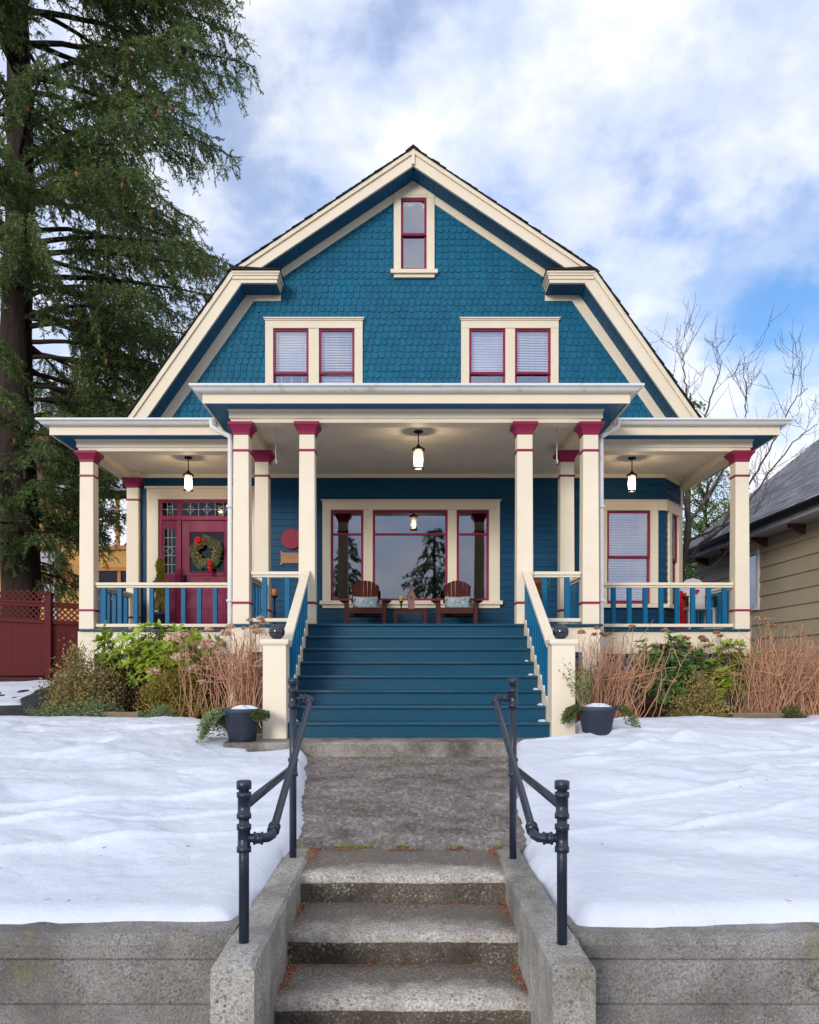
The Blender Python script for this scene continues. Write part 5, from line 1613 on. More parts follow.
def flower_heads(o, pts, r, mat, rng, n=70):
    for p in pts:
        d = unit(rng.normal(size=(n, 3))); d[:, 2] = np.abs(d[:, 2]) * .8 - .15
        rr = r * rng.uniform(.8, 1.25)
        P = np.array(p) + d * rr * np.array([1, 1, .7]) * rng.uniform(.75, 1.0, (n, 1))
        V, F = leaf_arrays(P - d * .012, unit(d) * .4 + rng.normal(size=d.shape) * .7, np.cross(d, rng.normal(size=d.shape)), np.full(n, rr * .55) * rng.uniform(.6, 1.1, n), np.full(n, rr * .42))
        raw_mesh('flower_head', V, F, mat, o)

def stalks(name, px, y, w, hmin, hmax, n, label, seed, heads=0, hr=.035, lean=0.0, spread=1.0, fork=.5, rad=.0072, hmat='petal_brown', cat='dry stalks', group=None, arch=0.0):
    """dry stems fanning up from one crown, forking, kinked, some carrying seed heads"""
    rng = np.random.default_rng(seed)
    x0 = (px - VX) / FPX * y; zb = gz(x0, y)
    o = empty(name, (x0, y, zb), label, cat, group)
    tp, tr, tops = [], [], []
    for k in range(n):
        a = rng.uniform(0, 2 * PI); u = rng.uniform(0, 1) ** .8
        H = rng.uniform(hmin, hmax) * (1 - .22 * u)
        base = np.array([x0 + rng.normal(0, w * .36), y + rng.normal(0, w * .2), zb - .02])
        off = np.array([math.cos(a) * w * .75 * u * spread + (lean + rng.normal(0, .10)) * H, math.sin(a) * w * .5 * u, 0])
        t = np.linspace(0, 1, 9)[:, None]
        path = base + off * (t ** (1.0 + arch)) + np.array([0, 0, H]) * (t - arch * .25 * t ** 3) + np.cumsum(rng.normal(0, .024, (9, 3)), 0) * np.array([1, 1, .3])
        r0 = rad * rng.uniform(.55, 1.25)
        tp.append(path); tr.append(np.linspace(r0, r0 * .45, 9)); tops.append(path[-1])
        if rng.random() < fork:
            j = rng.integers(3, 7); L = H * (1 - j / 9) * rng.uniform(.5, 1)
            d = np.array([rng.normal(0, .45), rng.normal(0, .3), 1]); t2 = np.linspace(0, 1, 5)[:, None]
            p2 = path[j] + d * L * t2 + rng.normal(0, .006, (5, 3)) * t2
            tp.append(p2); tr.append(np.linspace(r0 * .6, r0 * .3, 5)); tops.append(p2[-1])
        if rng.random() < .4:   # a stem broken over
            path[6:] = path[5] + (path[6:] - path[5]) @ np.array([[1, 0, 0], [0, 1, 0], [rng.normal(0, .9), rng.normal(0, .5), rng.uniform(-.3, .6)]])
            tp[-1] = path if tp[-1].shape == path.shape else tp[-1]
        for q in range(rng.integers(1, 4)):
            j = rng.integers(4, 9); d = rng.normal(0, 1, 3); d[2] = abs(d[2]) * .6; t2 = np.linspace(0, 1, 3)[:, None]
            tp.append(path[j] + d * .07 * t2); tr.append(np.linspace(r0 * .4, r0 * .25, 3))
    V, F = tubes_arrays(tp, tr, 5); raw_mesh('stem', V, F, M['stalk'], o, True)
    tops = sorted(tops, key=lambda p: -p[2])
    pick = tops[:max(heads, 1) * 2]; rng.shuffle(pick)
    if heads: flower_heads(o, pick[:heads], hr, M[hmat], rng)
    return o

rhododendron(160, 614, 11.4, .86, None, 330, .165, M['rhodo'], 'bright yellow-green rhododendron in front of the left porch railing', 31)
fine_shrub('azalea', 86, 640, 11.0, .80, None, 11959, 0.042, M['azalea'], 'bronze-green small-leaved bush in front of the left outer porch post', 32, twigs=150)
fine_shrub('yellow_shrub', 172, 650, 10.95, .62, None, 11959, 0.035, M['olive'], 'yellow-green fine-leaved bush in front of the rhododendron left of the stairs', 33, twigs=150)
fine_shrub('dark_shrub', 131, 664, 11.05, .40, None, 5979, 0.040, M['darkshrub'], 'dark red-brown low bush between the bronze-green and the yellow-green bush', 34, twigs=90)
fine_shrub('azalea', 118, 660, 11.3, .42, None, 5979, 0.042, M['juniper'], 'grey-green bush tucked behind the dark red-brown bush left of the stairs', 46, twigs=90)
fine_shrub('ground_juniper', 75, 698, 10.75, .62, None, 5979, 0.040, M['juniper'], 'low spreading grey-green plant at the left end of the timber bed edging', 35, twigs=110, asp=.3, cat='low plant')
fine_shrub('ground_juniper', 98, 697, 10.62, .30, None, 3219, 0.040, M['juniper'], 'low grey-green plant just behind the left end of the timber bed edging', 50, twigs=60, asp=.3, cat='low plant')
fine_shrub('heather', 160, 702, 10.35, .27, None, 5520, 0.035, M['juniper'], 'small round grey-green cushion plant right of the timber bed edging', 36, twigs=110, asp=.28, cat='low plant')
fine_shrub('heather', 214, 708, 9.7, .20, None, 2989, 0.035, M['cedar'], 'small cedar-green plant in the snow left of the left planter', 37, twigs=60, asp=.28, cat='low plant')
h = stalks('hydrangea', 205, 10.7, .60, .85, 1.46, 34, 'dry hydrangea with pinkish-tan flower heads left of the left downspout', 38, heads=24, hr=.072, lean=.04, hmat='petal')
rng = np.random.default_rng(3)
tp, tr, hd = [], [], []
for (px, py) in ((193, 669), (209, 668), (203, 682), (222, 678)):
    p = np.array(at(px, py, 10.3)); b = np.array(at(px + 16, 715, 10.35)); t = np.linspace(0, 1, 7)[:, None]
    tp.append(b + (p - b) * t + np.sin(t * PI) * np.array([.03, 0, .02])); tr.append(np.linspace(.005, .003, 7)); hd.append(p)
V, F = tubes_arrays(tp, tr, 5); raw_mesh('stem', V, F, M['stalk'], h, True)
flower_heads(h, hd, .065, M['petal'], rng, 90)
stalks('dry_stalks', 246, 10.15, .28, 1.0, 1.48, 120, 'tight clump of tan dry stalks behind the left planter', 39, heads=10, hr=.05, fork=.6, hmat='petal')
# right bed
stalks('dry_stalks', 606, 10.2, .60, .85, 1.32, 170, 'fan of red-brown dry stalks behind the snow-sunk right planter', 40, heads=8, hr=.045, lean=.10, fork=.7)
rhododendron(668, 630, 10.8, .46, None, 260, .14, M['rhodo_dark'], 'mid-green rhododendron under the right porch railing', 41)
rhododendron(731, 630, 11.0, .33, None, 150, .14, M['rhodo'], 'small bright green rhododendron left of the right outer porch post', 42)
fine_shrub('brown_shrub', 702, 664, 10.4, .44, None, 5979, 0.040, M['azalea'], 'low bronze bush under the mid-green rhododendron on the right', 43, twigs=110)
fine_shrub('dark_shrub', 645, 688, 10.7, .36, None, 3449, 0.040, M['darkshrub'], 'dark low bush at the foot of the red-brown dry stalks on the right', 44, twigs=80)
fine_shrub('ground_juniper', 690, 704, 10.45, .34, None, 2760, 0.040, M['olive'], 'low yellow-green plant spilling over the short right bed edging', 45, twigs=70, asp=.3, cat='low plant')
stalks('hydrangea', 692, 11.75, .75, 1.05, 1.42, 80, 'row of dry brown hydrangea stems against the right porch skirt', 47, heads=26, hr=.05)
stalks('dry_stalks', 768, 10.7, .62, .80, 1.48, 260, 'broad thicket of pinkish-brown dry stems right of the right outer porch post', 48, heads=7, hr=.05, lean=.12, fork=.8, spread=1.0)
stalks('dry_stalks', 815, 10.9, .50, .7, 1.38, 170, 'dry brown stems at the right edge of the garden', 49, heads=3, lean=.05, fork=.8)
fine_shrub('ground_juniper', 792, 704, 10.3, .22, None, 2070, 0.040, M['cedar'], 'small green plant at the right end of the long bed edging', 51, twigs=50, asp=.3, cat='low plant')

for (a, b, lab) in (((-4.28, 10.62, 0), (-3.50, 10.50, 0), 'weathered timber edging of the left garden bed, half buried in snow'), ((3.72, 10.40, 0), (4.12, 10.30, 0), 'short weathered timber edging in the right garden bed'), ((4.28, 10.30, 0), (5.20, 10.38, 0), 'long weathered timber edging in front of the broad dry thicket')):
    a, b = Vector(a), Vector(b); a.z = gz(a.x, a.y) + .085; b.z = gz(b.x, b.y) + .085
    mb = MB(); mb.beam(a, b, .09, .13)
    mb.build('bed_edging', M['timber'], None, bevel=.012, label=lab, cat='edging')

# ================================================================ FENCE, TREES, NEIGHBOURS
f = empty('fence', (-6.14, 13.7, -.22), 'dark red board fence with a lattice top beside the big fir', 'fence')
def fence_run(p, q, zt0, zt1, zb, nb):
    p, q = Vector(p), Vector(q)
    d = (q - p); L = d.length; d.normalize(); n = Vector((d.y, -d.x))
    def tf(u, o, z): return (p.x + d.x * u + n.x * o, p.y + d.y * u + n.y * o, z)
    ztf = lambda u: zt0 + (zt1 - zt0) * u / L
    mb = MB(tf); w = L / nb
    for k in range(nb):
        u0, u1 = k * w + .0004, (k + 1) * w - .0004
        mb.box(u0, u1, -.012, .012 + random.uniform(-.003, .003), zb + .12, ztf(u0) - .34)
    mb.build('board_panel', M['fence'], f)
    R4 = []
    mb = MB(tf); mb.beam((0, 0, ztf(0) - .02), (L, 0, ztf(L) - .02), .07, .04)
    mb.build('rail', M['fence'], f, bevel=.004)
    mb = MB(tf); mb.beam((0, .012, ztf(0) - .07), (L, .012, ztf(L) - .07), .03, .05)
    mb.build('rail', M['fence'], f, bevel=.004)
    mb = MB(tf); mb.beam((0, .02, ztf(0) - .345), (L, .02, ztf(L) - .345), .05, .07)
    mb.build('rail', M['fence'], f, bevel=.004)
    mb = MB(tf); mb.beam((0, .025, zb + .16), (L, .025, zb + .16), .05, .10)
    mb.build('rail', M['fence'], f, bevel=.004)
    mb = MB(tf); mb.beam((0, .045, zb + .05), (L, .045, zb + .05), .04, .07)
    mb.build('rail', M['fence'], f, bevel=.004)
    mb = MB(tf)
    z0, z1 = min(ztf(0), ztf(L)) - .31, max(ztf(0), ztf(L)) - .09
    lattice(mb, 0, L, 0, z0, z1, .07, .024)
    mb.build('lattice', M['fence'], f)
fence_run((-12.0, 13.15), (-6.20, 13.69), 1.42, 1.13, -.26, 52)
fence_run((-6.10, 13.735), (-4.9, 14.2), 1.13, 1.08, -.24, 10)
for (x, y, zt) in ((-6.14, 13.7, 1.25), (-9.0, 13.42, 1.38)):
    mb = MB(); mb.box(x - .055, x + .055, y - .055, y + .055, -.3, zt); mb.box(x - .075, x + .075, y - .075, y + .075, zt + .0005, zt + .03)
    mb.build('post', M['fence'], f, bevel=.006)

def roof_x(z):
    """x of the house's left roof edge at height z"""
    return np.where(z > 6.84, AX - (8.96 - z) / .671, np.where(z > 3.7, AX - 3.165 - (6.84 - z) / 1.424, -4.8))

def fir(name, base, H, r0, lens, z_first, step, seed, label, clip=False, dens=1.0, cones=0, nsz=1.0, lean=(0, 0), side=None, group=None):
    """tall conifer: drooping limbs, hanging branchlets, sprays of needles"""
    rng = np.random.default_rng(seed)
    o = empty(name, base, label, 'tree', group)
    bx, by, bz = base
    zz = np.linspace(0, H, 40)
    cx = bx + lean[0] * (zz / H) ** 1.3 + .05 * np.sin(zz * .7); cy = by + 0 * zz
    rad = r0 * (1 - zz / H) ** .8 + .02 + .35 * r0 * np.exp(-zz / .5)
    V, F = tubes_arrays([np.stack([cx, cy, bz + zz - .2], 1)], [rad], 18)
    V = V + (vnoise(V[:, 0] * 5 + V[:, 1] * 3, V[:, 2] * 1.2, 3)[:, None] * .06 + vnoise(V[:, 0] * 14 + V[:, 1] * 9, V[:, 2] * 3, 4)[:, None] * .03) * (V - np.array([bx, by, 0])) * np.array([1, 1, 0]) / max(r0, .01)
    raw_mesh('trunk', V, F, M['bark'], o, True)
    tp, tr, NP, ND, cone_p = [], [], [], [], []
    z = z_first; k = 0
    while z < H * .985:
        az = k * 2.39996 + rng.normal(0, .25)
        if side is not None and k % 5 not in ((0,) if z < 6 else (0, 2)):
            az = math.atan2(side[1], side[0]) + rng.uniform(-1.35, 1.35)
        L = lens(z) * rng.uniform(.72, 1.08)
        d = np.array([math.cos(az), math.sin(az), 0])
        w = 1.0
        if side is not None:
            al = d @ np.array(side)
            if al < -.3: L *= .6; w = .6
        if clip and z < 3 and k % 2: L = 0
        if L > .25:
            cxz = np.interp(z, zz, cx)
            t = np.linspace(0, 1, 16)[:, None]
            dr = rng.uniform(.28, .46)
            br = np.array([cxz, by, bz + z]) + d * L * t + np.array([0, 0, 1]) * L * (.16 * t - dr * 1.5 * t ** 2 + dr * .72 * t ** 3) + np.cumsum(rng.normal(0, .012 * L / 4, (16, 3)), 0)
            tp.append(br); tr.append(np.linspace(.018 + .011 * L, .006, 16))
            s = np.cross(d, [0, 0, 1])
            u0 = .16 if L < 2 else .27
            ns = int(max(5, L * 11 * w * dens))
            for j in range(ns):
                u = u0 + (1 - u0) * (j + rng.random()) / ns
                p0 = br[0] * 0 + np.array([np.interp(u, t[:, 0], br[:, i]) for i in range(3)])
                sg = 1 if j % 2 else -1
                l2 = (.30 + .75 * (1 - u) ** .6 * min(1, L / 3.5)) * rng.uniform(.6, 1.25)
                dd = unit((d * rng.uniform(.25, .9) + s * sg * rng.uniform(.3, .95) + np.array([0, 0, -rng.uniform(.1, .7)]))[None])[0]
                m = 9
                t2 = np.linspace(0, 1, m)[:, None]
                path = p0 + dd * l2 * t2 + np.array([0, 0, -1]) * l2 * .55 * t2 ** 2 + rng.normal(0, .012, (m, 3)) * t2
                tp.append(path[::2]); tr.append(np.linspace(.006, .002, 5))
                # side sprigs
                q = max(5, int(l2 * 15 * dens ** .5))
                ui = rng.uniform(.08, 1, q)
                pb = np.stack([np.interp(ui, t2[:, 0], path[:, i]) for i in range(3)], 1)
                sd = unit(dd * .8 + rng.normal(0, .75, (q, 3)) + np.array([0, 0, -.45]))
                sl = rng.uniform(.09, .24, q) * (.6 + .4 * min(1, L / 3))
                g = 13
                tt = np.tile(np.linspace(0, 1, g), q)[:, None]
                pb2 = np.repeat(pb, g, 0); sd2 = np.repeat(sd, g, 0); sl2 = np.repeat(sl, g)[:, None]
                NP.append(pb2 + sd2 * sl2 * tt + np.array([0, 0, -.04]) * tt ** 2)
                ND.append(sd2 * .9 + rng.normal(0, .75, sd2.shape))
                if rng.random() < .16 and u > .3: cone_p.append(path[rng.integers(3, 9)])
        z += step * rng.uniform(.7, 1.3); k += 1
    P = np.concatenate(NP); D = np.concatenate(ND)
    if clip:
        keep = ~((P[:, 0] > roof_x(P[:, 2]) - .12) & (P[:, 1] > 11.5))
        P, D = P[keep], D[keep]
        ok = [i for i, a in enumerate(tp) if not (((a[:, 0] > roof_x(a[:, 2]) - .10) & (a[:, 1] > 11.5)).any())]
        tp = [tp[i] for i in ok]; tr = [tr[i] for i in ok]
        cone_p = [c for c in cone_p if not (c[0] > roof_x(np.array([c[2]]))[0] - .2)]
    n = len(P)
    V, F = needle_arrays(P, D, rng.uniform(.045, .080, n) * nsz, rng.uniform(.017, .028, n) * nsz, rng)
    raw_mesh('crown', V, F, M['fir'], o)
    V, F = tubes_arrays(tp, tr, 5); raw_mesh('branch', V, F, M['bark'], o, True)
    if cones:
        rng.shuffle(cone_p)
        vis = [c for c in cone_p if c[1] < by + 1.0 and 0 < HY - c[2] / c[1] * FPX < 1000][:cones]
        mb = MB(); mb.lathe(0, 0, [(.006, 0), (.022, -.02), (.030, -.06), (.026, -.10), (.010, -.14)], 8)
        me = None
        for c in vis:
            if me is None:
                co = mb.build('cone', M['cone'], o, True); me = co.data
            else:
                co = bpy.data.objects.new('cone', me); COL.objects.link(co); co.parent = o
            co.location = Vector(c) - LOC[o.name]; co.location.z -= .03
            if co.data is me and me.users == 1:
                for v in me.vertices: v.co += LOC[o.name]
            co.rotation_euler = (random.uniform(-.3, .3), random.uniform(-.3, .3), 0)
    return o
lens1 = lambda z: float(np.interp(z, [1.2, 2.2, 3.5, 5.5, 7, 9, 10.5, 12, 14, 16, 20, 26], [.9, 1.5, 2.0, 3.0, 4.2, 4.9, 4.7, 4.7, 5.3, 5.2, 4.4, .5]))
fir('fir_tree', (-8.28, 17.0, -.15), 26, .40, lens1, 2.0, .118, 101, 'huge old fir with drooping cone-hung branches beside the left of the house', clip=True, dens=1.15, cones=95, side=(.96, -.28, 0), nsz=1.05)
# across the street, seen only in the window glass
l2 = lambda z: float(np.interp(z, [.8, 2, 5, 9.5], [2.8, 3.2, 2.1, .3]))
ft = fir('fir_tree', (1.75, -16, -1.6), 9.5, .2, l2, .8, .17, 103, 'pointed fir across the street, mirrored in the middle pane of the porch window', dens=.6, nsz=2.2)
for (x, y, s) in ((-4.6, -19, 1.0),):
    c = copy_tree(ft); c.location = (-3.3 if x < 0 else x, y, -1.6); c.scale = (s,) * 3; c.rotation_euler = (0, 0, x)
    tag(c, {-4.6: 'fir across the street, mirrored in the left pane of the porch window'}[x], 'tree')

# bare tree on the right
def bare_tree():
    Yt = 17.6
    rng = np.random.default_rng(12)
    b = at(682, 628, Yt)
    o = empty('bare_tree', (b.x, Yt, -.5), 'bare grey-barked tree between the porch and the tan house on the right', 'tree')
    tp, tr = [], []
    def limb(px, r0, r1, dy=0.0):
        pts = [np.array(at(x, y, Yt + dy * i / (len(px) - 1))) for i, (x, y) in enumerate(px)]
        # smooth
        P = np.array(pts); n = 5 * len(P)
        u = np.linspace(0, len(P) - 1, n); Q = np.stack([np.interp(u, range(len(P)), P[:, i]) for i in range(3)], 1)
        for _ in range(3): Q[1:-1] = (Q[:-2] + 2 * Q[1:-1] + Q[2:]) / 4
        Q[1:-1] += rng.normal(0, .015, (n - 2, 3))
        return Q, np.linspace(r0, r1, n)
    def grow(Q, r, depth):
        n = len(Q)
        for j in range(2, n - 1):
            if rng.random() < (.62 if depth == 0 else .42):
                T_ = unit((Q[j + 1] - Q[j - 1])[None])[0]
                d = unit((T_ * rng.uniform(.4, 1) + rng.normal(0, .6, 3) + np.array([0, 0, .45]))[None])[0]
                L = rng.uniform(.35, 1.1) * (1.0 if depth == 0 else .55)
                t = np.linspace(0, 1, 7)[:, None]
                P = Q[j] + d * L * t + np.array([0, 0, 1]) * L * .25 * t ** 2 + np.cumsum(rng.normal(0, .018, (7, 3)), 0)
                rr = np.linspace(max(.005, r[j] * .42), .003, 7)
                tp.append(P); tr.append(rr)
                if depth < 2: grow(P, rr, depth + 1)
    trunk, r = limb([(678, 660), (681, 610), (682, 570), (688, 530), (687, 500)], .080, .055); tp.append(trunk); tr.append(r)
    for px, a, bb, dy in (([(687, 500), (691, 450), (687, 400), (684, 372), (681, 345)], .034, .006, .4), ([(683, 565), (704, 540), (735, 520), (765, 478), (795, 440), (817, 424)], .038, .007, -.6), ([(687, 525), (712, 490), (735, 450), (748, 405), (743, 362)], .036, .007, .3),
                           ([(688, 540), (720, 528), (752, 480), (775, 440), (792, 402), (808, 388)], .034, .006, -.9), ([(689, 470), (702, 430), (712, 395), (722, 360)], .035, .007, .2), ([(683, 590), (705, 575), (735, 545), (760, 500)], .031, .007, -.5), ([(687, 510), (676, 470), (668, 425), (662, 385)], .031, .007, .5)):
        Q, r = limb(px, a, bb, dy); tp.append(Q); tr.append(r); grow(Q, r, 0)
    V, F = tubes_arrays(tp, tr, 6)
    big = [i for i, q in enumerate(tr) if q[0] > .03]
    V1, F1 = tubes_arrays([tp[i] for i in big], [tr[i] for i in big], 8); raw_mesh('trunk', V1, F1, M['twig'], o, True)
    sm = [i for i, q in enumerate(tr) if q[0] <= .03]
    V1, F1 = tubes_arrays([tp[i] for i in sm], [tr[i] for i in sm], 5); raw_mesh('crown', V1, F1, M['twig'], o, True)
bare_tree()
def leafy_tree(px, py, y, w, hgt, zb, n, label, seed, mat, leaf=.085):
    rng = np.random.default_rng(seed)
    c = at(px, py, y); o = empty('evergreen_tree', (c.x, y, zb), label, 'tree')
    tp, tr, Ps = [], [], []
    t = np.linspace(0, 1, 8)[:, None]
    top = np.array([c.x, y, c.z + hgt * .2]); base = np.array([c.x, y, zb])
    tp.append(base + (top - base) * t); tr.append(np.linspace(.11, .03, 8))
    for k in range(46):
        a = rng.uniform(0, 2 * PI); v = rng.uniform(-1, 1); r = w * math.sqrt(max(.05, 1 - v * v)) * rng.uniform(.45, 1.05)
        tip = np.array([c.x + r * math.cos(a), y + r * math.sin(a), c.z + v * hgt * .55])
        b = np.array([c.x, y, c.z + v * hgt * .4 - .4]); tp.append(b + (tip - b) * t); tr.append(np.linspace(.03, .006, 8))
        m = n // 46; Ps.append(tip + rng.normal(0, 1, (m, 3)) * np.array([.26, .26, .19]) * w / 1.2)
    P = np.concatenate(Ps)
    V, F = leaf_arrays(P, rng.normal(size=P.shape) + np.array([0, 0, -.4]), rng.normal(size=P.shape), leaf * rng.uniform(.6, 1.2, len(P)), leaf * .4 * rng.uniform(.7, 1.2, len(P)))
    raw_mesh('crown', V, F, mat, o)
    V, F = tubes_arrays(tp, tr, 6); raw_mesh('trunk', V, F, M['bark'], o, True)
leafy_tree(706, 520, 22.5, 1.25, 3.0, -.5, 7000, 'loose dark evergreen tree behind the bare tree on the right', 61, M['rhodo_dark'])
leafy_tree(690, 592, 26, 1.5, 1.4, -.5, 3000, 'yellow-green bush far behind the corner of the tan house', 62, M['cedar'], .12)
l3 = lambda z: float(np.interp(z, [2, 9, 12.2], [2.2, .9, .1]))
fir('fir_tree', (11.6, 32, -.5), 11.8, .18, l3, 2, .3, 104, 'distant slim fir whose tip shows above the right porch roof', dens=.5, nsz=1.8)
fir('fir_tree', (6.2, 40, -.5), 5.5, .18, lambda z: 2.6 * (1 - z / 6), .5, .3, 105, 'distant low fir in the gap between the porch and the tan house', dens=.5, nsz=1.8)

# ---- ochre house on the left ------------------------------------------------------------------
o = empty('ochre_house', (-14, 24, -.4), 'ochre stucco house with orange window trim behind the big fir', 'house')
YW = 24.0; s24 = YW / FPX
X24 = lambda px: (px - VX) * s24
Z24 = lambda py: (HY - py) * s24
wins = [(X24(92), X24(132), Z24(546), Z24(496)), (X24(95), X24(133), Z24(626), Z24(571))]
mb = MB()
xa, xb = -20.0, -6.2
cutx = [xa, wins[0][0] - .1, wins[0][1] + .1, xb]
zt = Z24(490)
mb.box(xa, wins[0][0], YW, YW + .2, -.6, zt); mb.box(wins[0][1], xb, YW, YW + .2, -.6, zt)
mb.box(wins[0][0], wins[0][1], YW, YW + .2, wins[0][3], zt); mb.box(wins[0][0], wins[0][1], YW, YW + .2, wins[1][3], wins[0][2]); mb.box(wins[0][0], wins[0][1], YW, YW + .2, -.6, wins[1][2])
mb.box(xa, xa + .2, YW + .2, 31, -.6, zt); mb.box(xb - .2, xb, YW + .2, 31, -.6, zt); mb.box(xa, xb, 31, 31.2, -.6, zt); mb.box(xa + .2, xb - .2, YW + 1.5, YW + 1.6, -.6, zt)
mb.build('wall', M['stucco'], o)
for (a, b, c, e) in wins:
    mb = MB(); w_ = .12
    mb.box(a - w_, a, YW - .04, YW + .05, c - w_, e + w_); mb.box(b, b + w_, YW - .04, YW + .05, c - w_, e + w_); mb.box(a, b, YW - .04, YW + .05, e, e + w_); mb.box(a - .04, b + .04, YW - .08, YW + .05, c - w_, c)
    wo = mb.build('window', M['orangetrim'], o)
    mx = (a + b) / 2 + .15
    mb = MB(); mb.box(mx - .05, mx + .05, YW + .005, YW + .05, c, e); mb.box(a, mx - .051, YW + .006, YW + .049, (c + e) / 2 - .03, (c + e) / 2 + .03); mb.build('mullion', M['orangetrim'], wo)
    mb = MB(); mb.box(a, b, YW + .055, YW + .06, c, e); mb.build('pane', M['glassdim'], wo)
    mb = MB(); mb.box(a, b, YW + .12, YW + .13, c, (c + e) / 2); mb.build('curtain', M['lace'], wo)
mb = MB()
mb.prism([(YW - .5, zt - .02), (YW + 3.6, zt + 2.9), (YW + 7.7, zt - .02)], xa - .3, X24(50), 'x')
mb.prism([(YW - .35, zt - .02), (YW + 3.6, zt + .25), (YW + 7.5, zt - .02)], X24(50) + .01, xb + .3, 'x')
mb.build('roof', M['redroof'], o)
mb = MB(); mb.box(xa - .3, xb + .3, YW - .52, YW - .49, zt - .14, zt + .03); mb.build('eave_board', M['greytrim'], o)
mb = MB(); mb.prism([(YW, Z24(551)), (YW, Z24(553) - .05), (YW - .9, Z24(572)), (YW - .9, Z24(570))], X24(34), X24(63), 'x'); mb.build('entry_roof', M['greytrim'], o)
mb = MB(); mb.prism([(YW - .86, Z24(578)), (YW - .86, Z24(572) - .005), (YW, Z24(555) - .06), (YW, Z24(562) - .06)], X24(60), X24(62), 'x'); mb.box(X24(44), X24(57), YW - .05, YW - .01, -.4, Z24(580)); mb.build('entry_door', M['greytrim'], o)

# ---- tan house on the right ----------------------------------------------------------------------
NX = 7.6
o = empty('tan_house', (NX + 3, 16, -.5), 'tan clapboard house with a grey shingle roof at the right edge', 'house')
mb = MB()
ws = (16.8, 17.8, 1.22, 2.5)
z = -.9
rr = random.Random(2)
while z < 2.74:
    z1 = min(z + .30, 2.74)
    spans = [(9.0, 20.4)]
    if z1 > ws[2] and z < ws[3]: spans = [(9.0, ws[0]), (ws[1], 20.4)]
    for (a, b) in spans:
        mb.add([(NX - .028, a, z), (NX - .028, b, z), (NX - .004, b, z1), (NX - .004, a, z1), (NX + .05, a, z), (NX + .05, b, z), (NX + .05, b, z1), (NX + .05, a, z1)],
               [(0, 1, 2, 3), (4, 5, 1, 0), (3, 2, 6, 7), (0, 3, 7, 4), (1, 5, 6, 2), (4, 7, 6, 5)])
    z = z1
mb.build('wall', M['tan'], o)
mb = MB(); mb.prism([(NX + .06, -.9), (NX + 8, -.9), (NX + 8, 2.7), (NX + 4, 6.0), (NX + .06, 2.7)], 20.2, 20.4); mb.build('end_wall', M['tan'], o)
mb = MB(); a, b, c, e = ws
mb.box(NX - .06, NX + .04, a, a + .08, c, e); mb.box(NX - .06, NX + .04, b - .08, b, c, e); mb.box(NX - .06, NX + .04, a + .08, b - .08, e - .08, e); mb.box(NX - .07, NX + .04, a + .08, b - .08, c, c + .08)
wo = mb.build('window', M['white'], o); mb = MB(); mb.box(NX - .01, NX, a + .08, b - .08, c + .08, e - .08); mb.build('pane', M['glass'], wo)
EX, EZ = 7.12, 2.84
mb = MB()
sl = math.tan(R(39.0))
run = 4.6; s = 0
rr = random.Random(9)
Lr = run / math.cos(R(39)); cs = .16
while s < Lr:
    x0 = EX - .05 + s * math.cos(R(39)); x1 = x0 + cs * math.cos(R(39))
    z0 = EZ + .02 + s * math.sin(R(39)); z1 = z0 + cs * math.sin(R(39))
    # individual tabs
    y = 8.5 + rr.uniform(-.3, 0)
    while y < 20.75:
        y2 = min(y + .30, 20.75); j = rr.uniform(0, .006)
        mb.add([(x0, y, z0 + .022 + j), (x0, y2 - .008, z0 + .022 + j), (x1, y2 - .008, z1 + .010), (x1, y, z1 + .010), (x0, y, z0), (x0, y2 - .008, z0)], [(0, 3, 2, 1), (0, 1, 5, 4)])
        y = y2
    s += cs
mb.build('roof_shingles', M['greyroof'], o)
mb = MB()
mb.prism([(EX, EZ), (EX + run, EZ + run * sl), (EX + 2 * run, EZ), (EX + 2 * run, EZ - .1), (EX + run, EZ + run * sl - .1), (EX, EZ - .1)], 8.4, 20.7)
mb.build('roof', M['greyroof'], o)
mb = MB(); mb.box(EX - .02, EX + .02, 8.4, 20.75, EZ - .16, EZ - .02); mb.box(EX + .02, NX - .03, 8.4, 20.7, EZ - .14, EZ - .11)
mb.prism([(EX + .02, EZ - .16), (EX + run, EZ + run * sl - .16), (EX + run, EZ + run * sl), (EX + .02, EZ)], 20.71, 20.75)
mb.build('eave_board', M['greytrim'], o, bevel=.004)
mb = MB(); mb.sweep([(EX - .02, 20.8), (EX - .02, 8.4)], [(0, EZ - .06), (.09, EZ - .06), (.12, EZ + .02), (.12, EZ + .05), (0, EZ + .05)]); mb.build('gutter', M['black'], o)
for y in (12.2, 13.5, 14.9, 16.46, 18.05, 19.6):
    mb = MB(); mb.prism([(NX - .03, EZ - .145), (NX - .33, EZ - .145), (NX - .33, EZ - .20), (NX - .25, EZ - .215), (NX - .16, EZ - .28), (NX - .03, EZ - .33)], y - .045, y + .045); mb.build('bracket', M['brownwood'], o)
# cables to the house
for k, (a, b, lab) in enumerate((((-16.2, 24, 7.2), (-4.66, 15.4, 3.40), 'upper pale service cable running from the big fir to the left porch eave'), ((-16.2, 24, 6.45), (-4.66, 15.4, 3.02), 'lower pale service cable running from the big fir to the left porch eave'))):
    a = np.array(a); b = np.array(b); t = np.linspace(0, 1, 24)[:, None]
    P = a + (b - a) * t - np.array([0, 0, .35]) * (4 * t * (1 - t))
    V, F = tubes_arrays([P], [np.full(24, .014)], 6)
    tag(raw_mesh('power_cable', V, F, M['cable'], smooth=True), lab, 'cable', 'service cables')

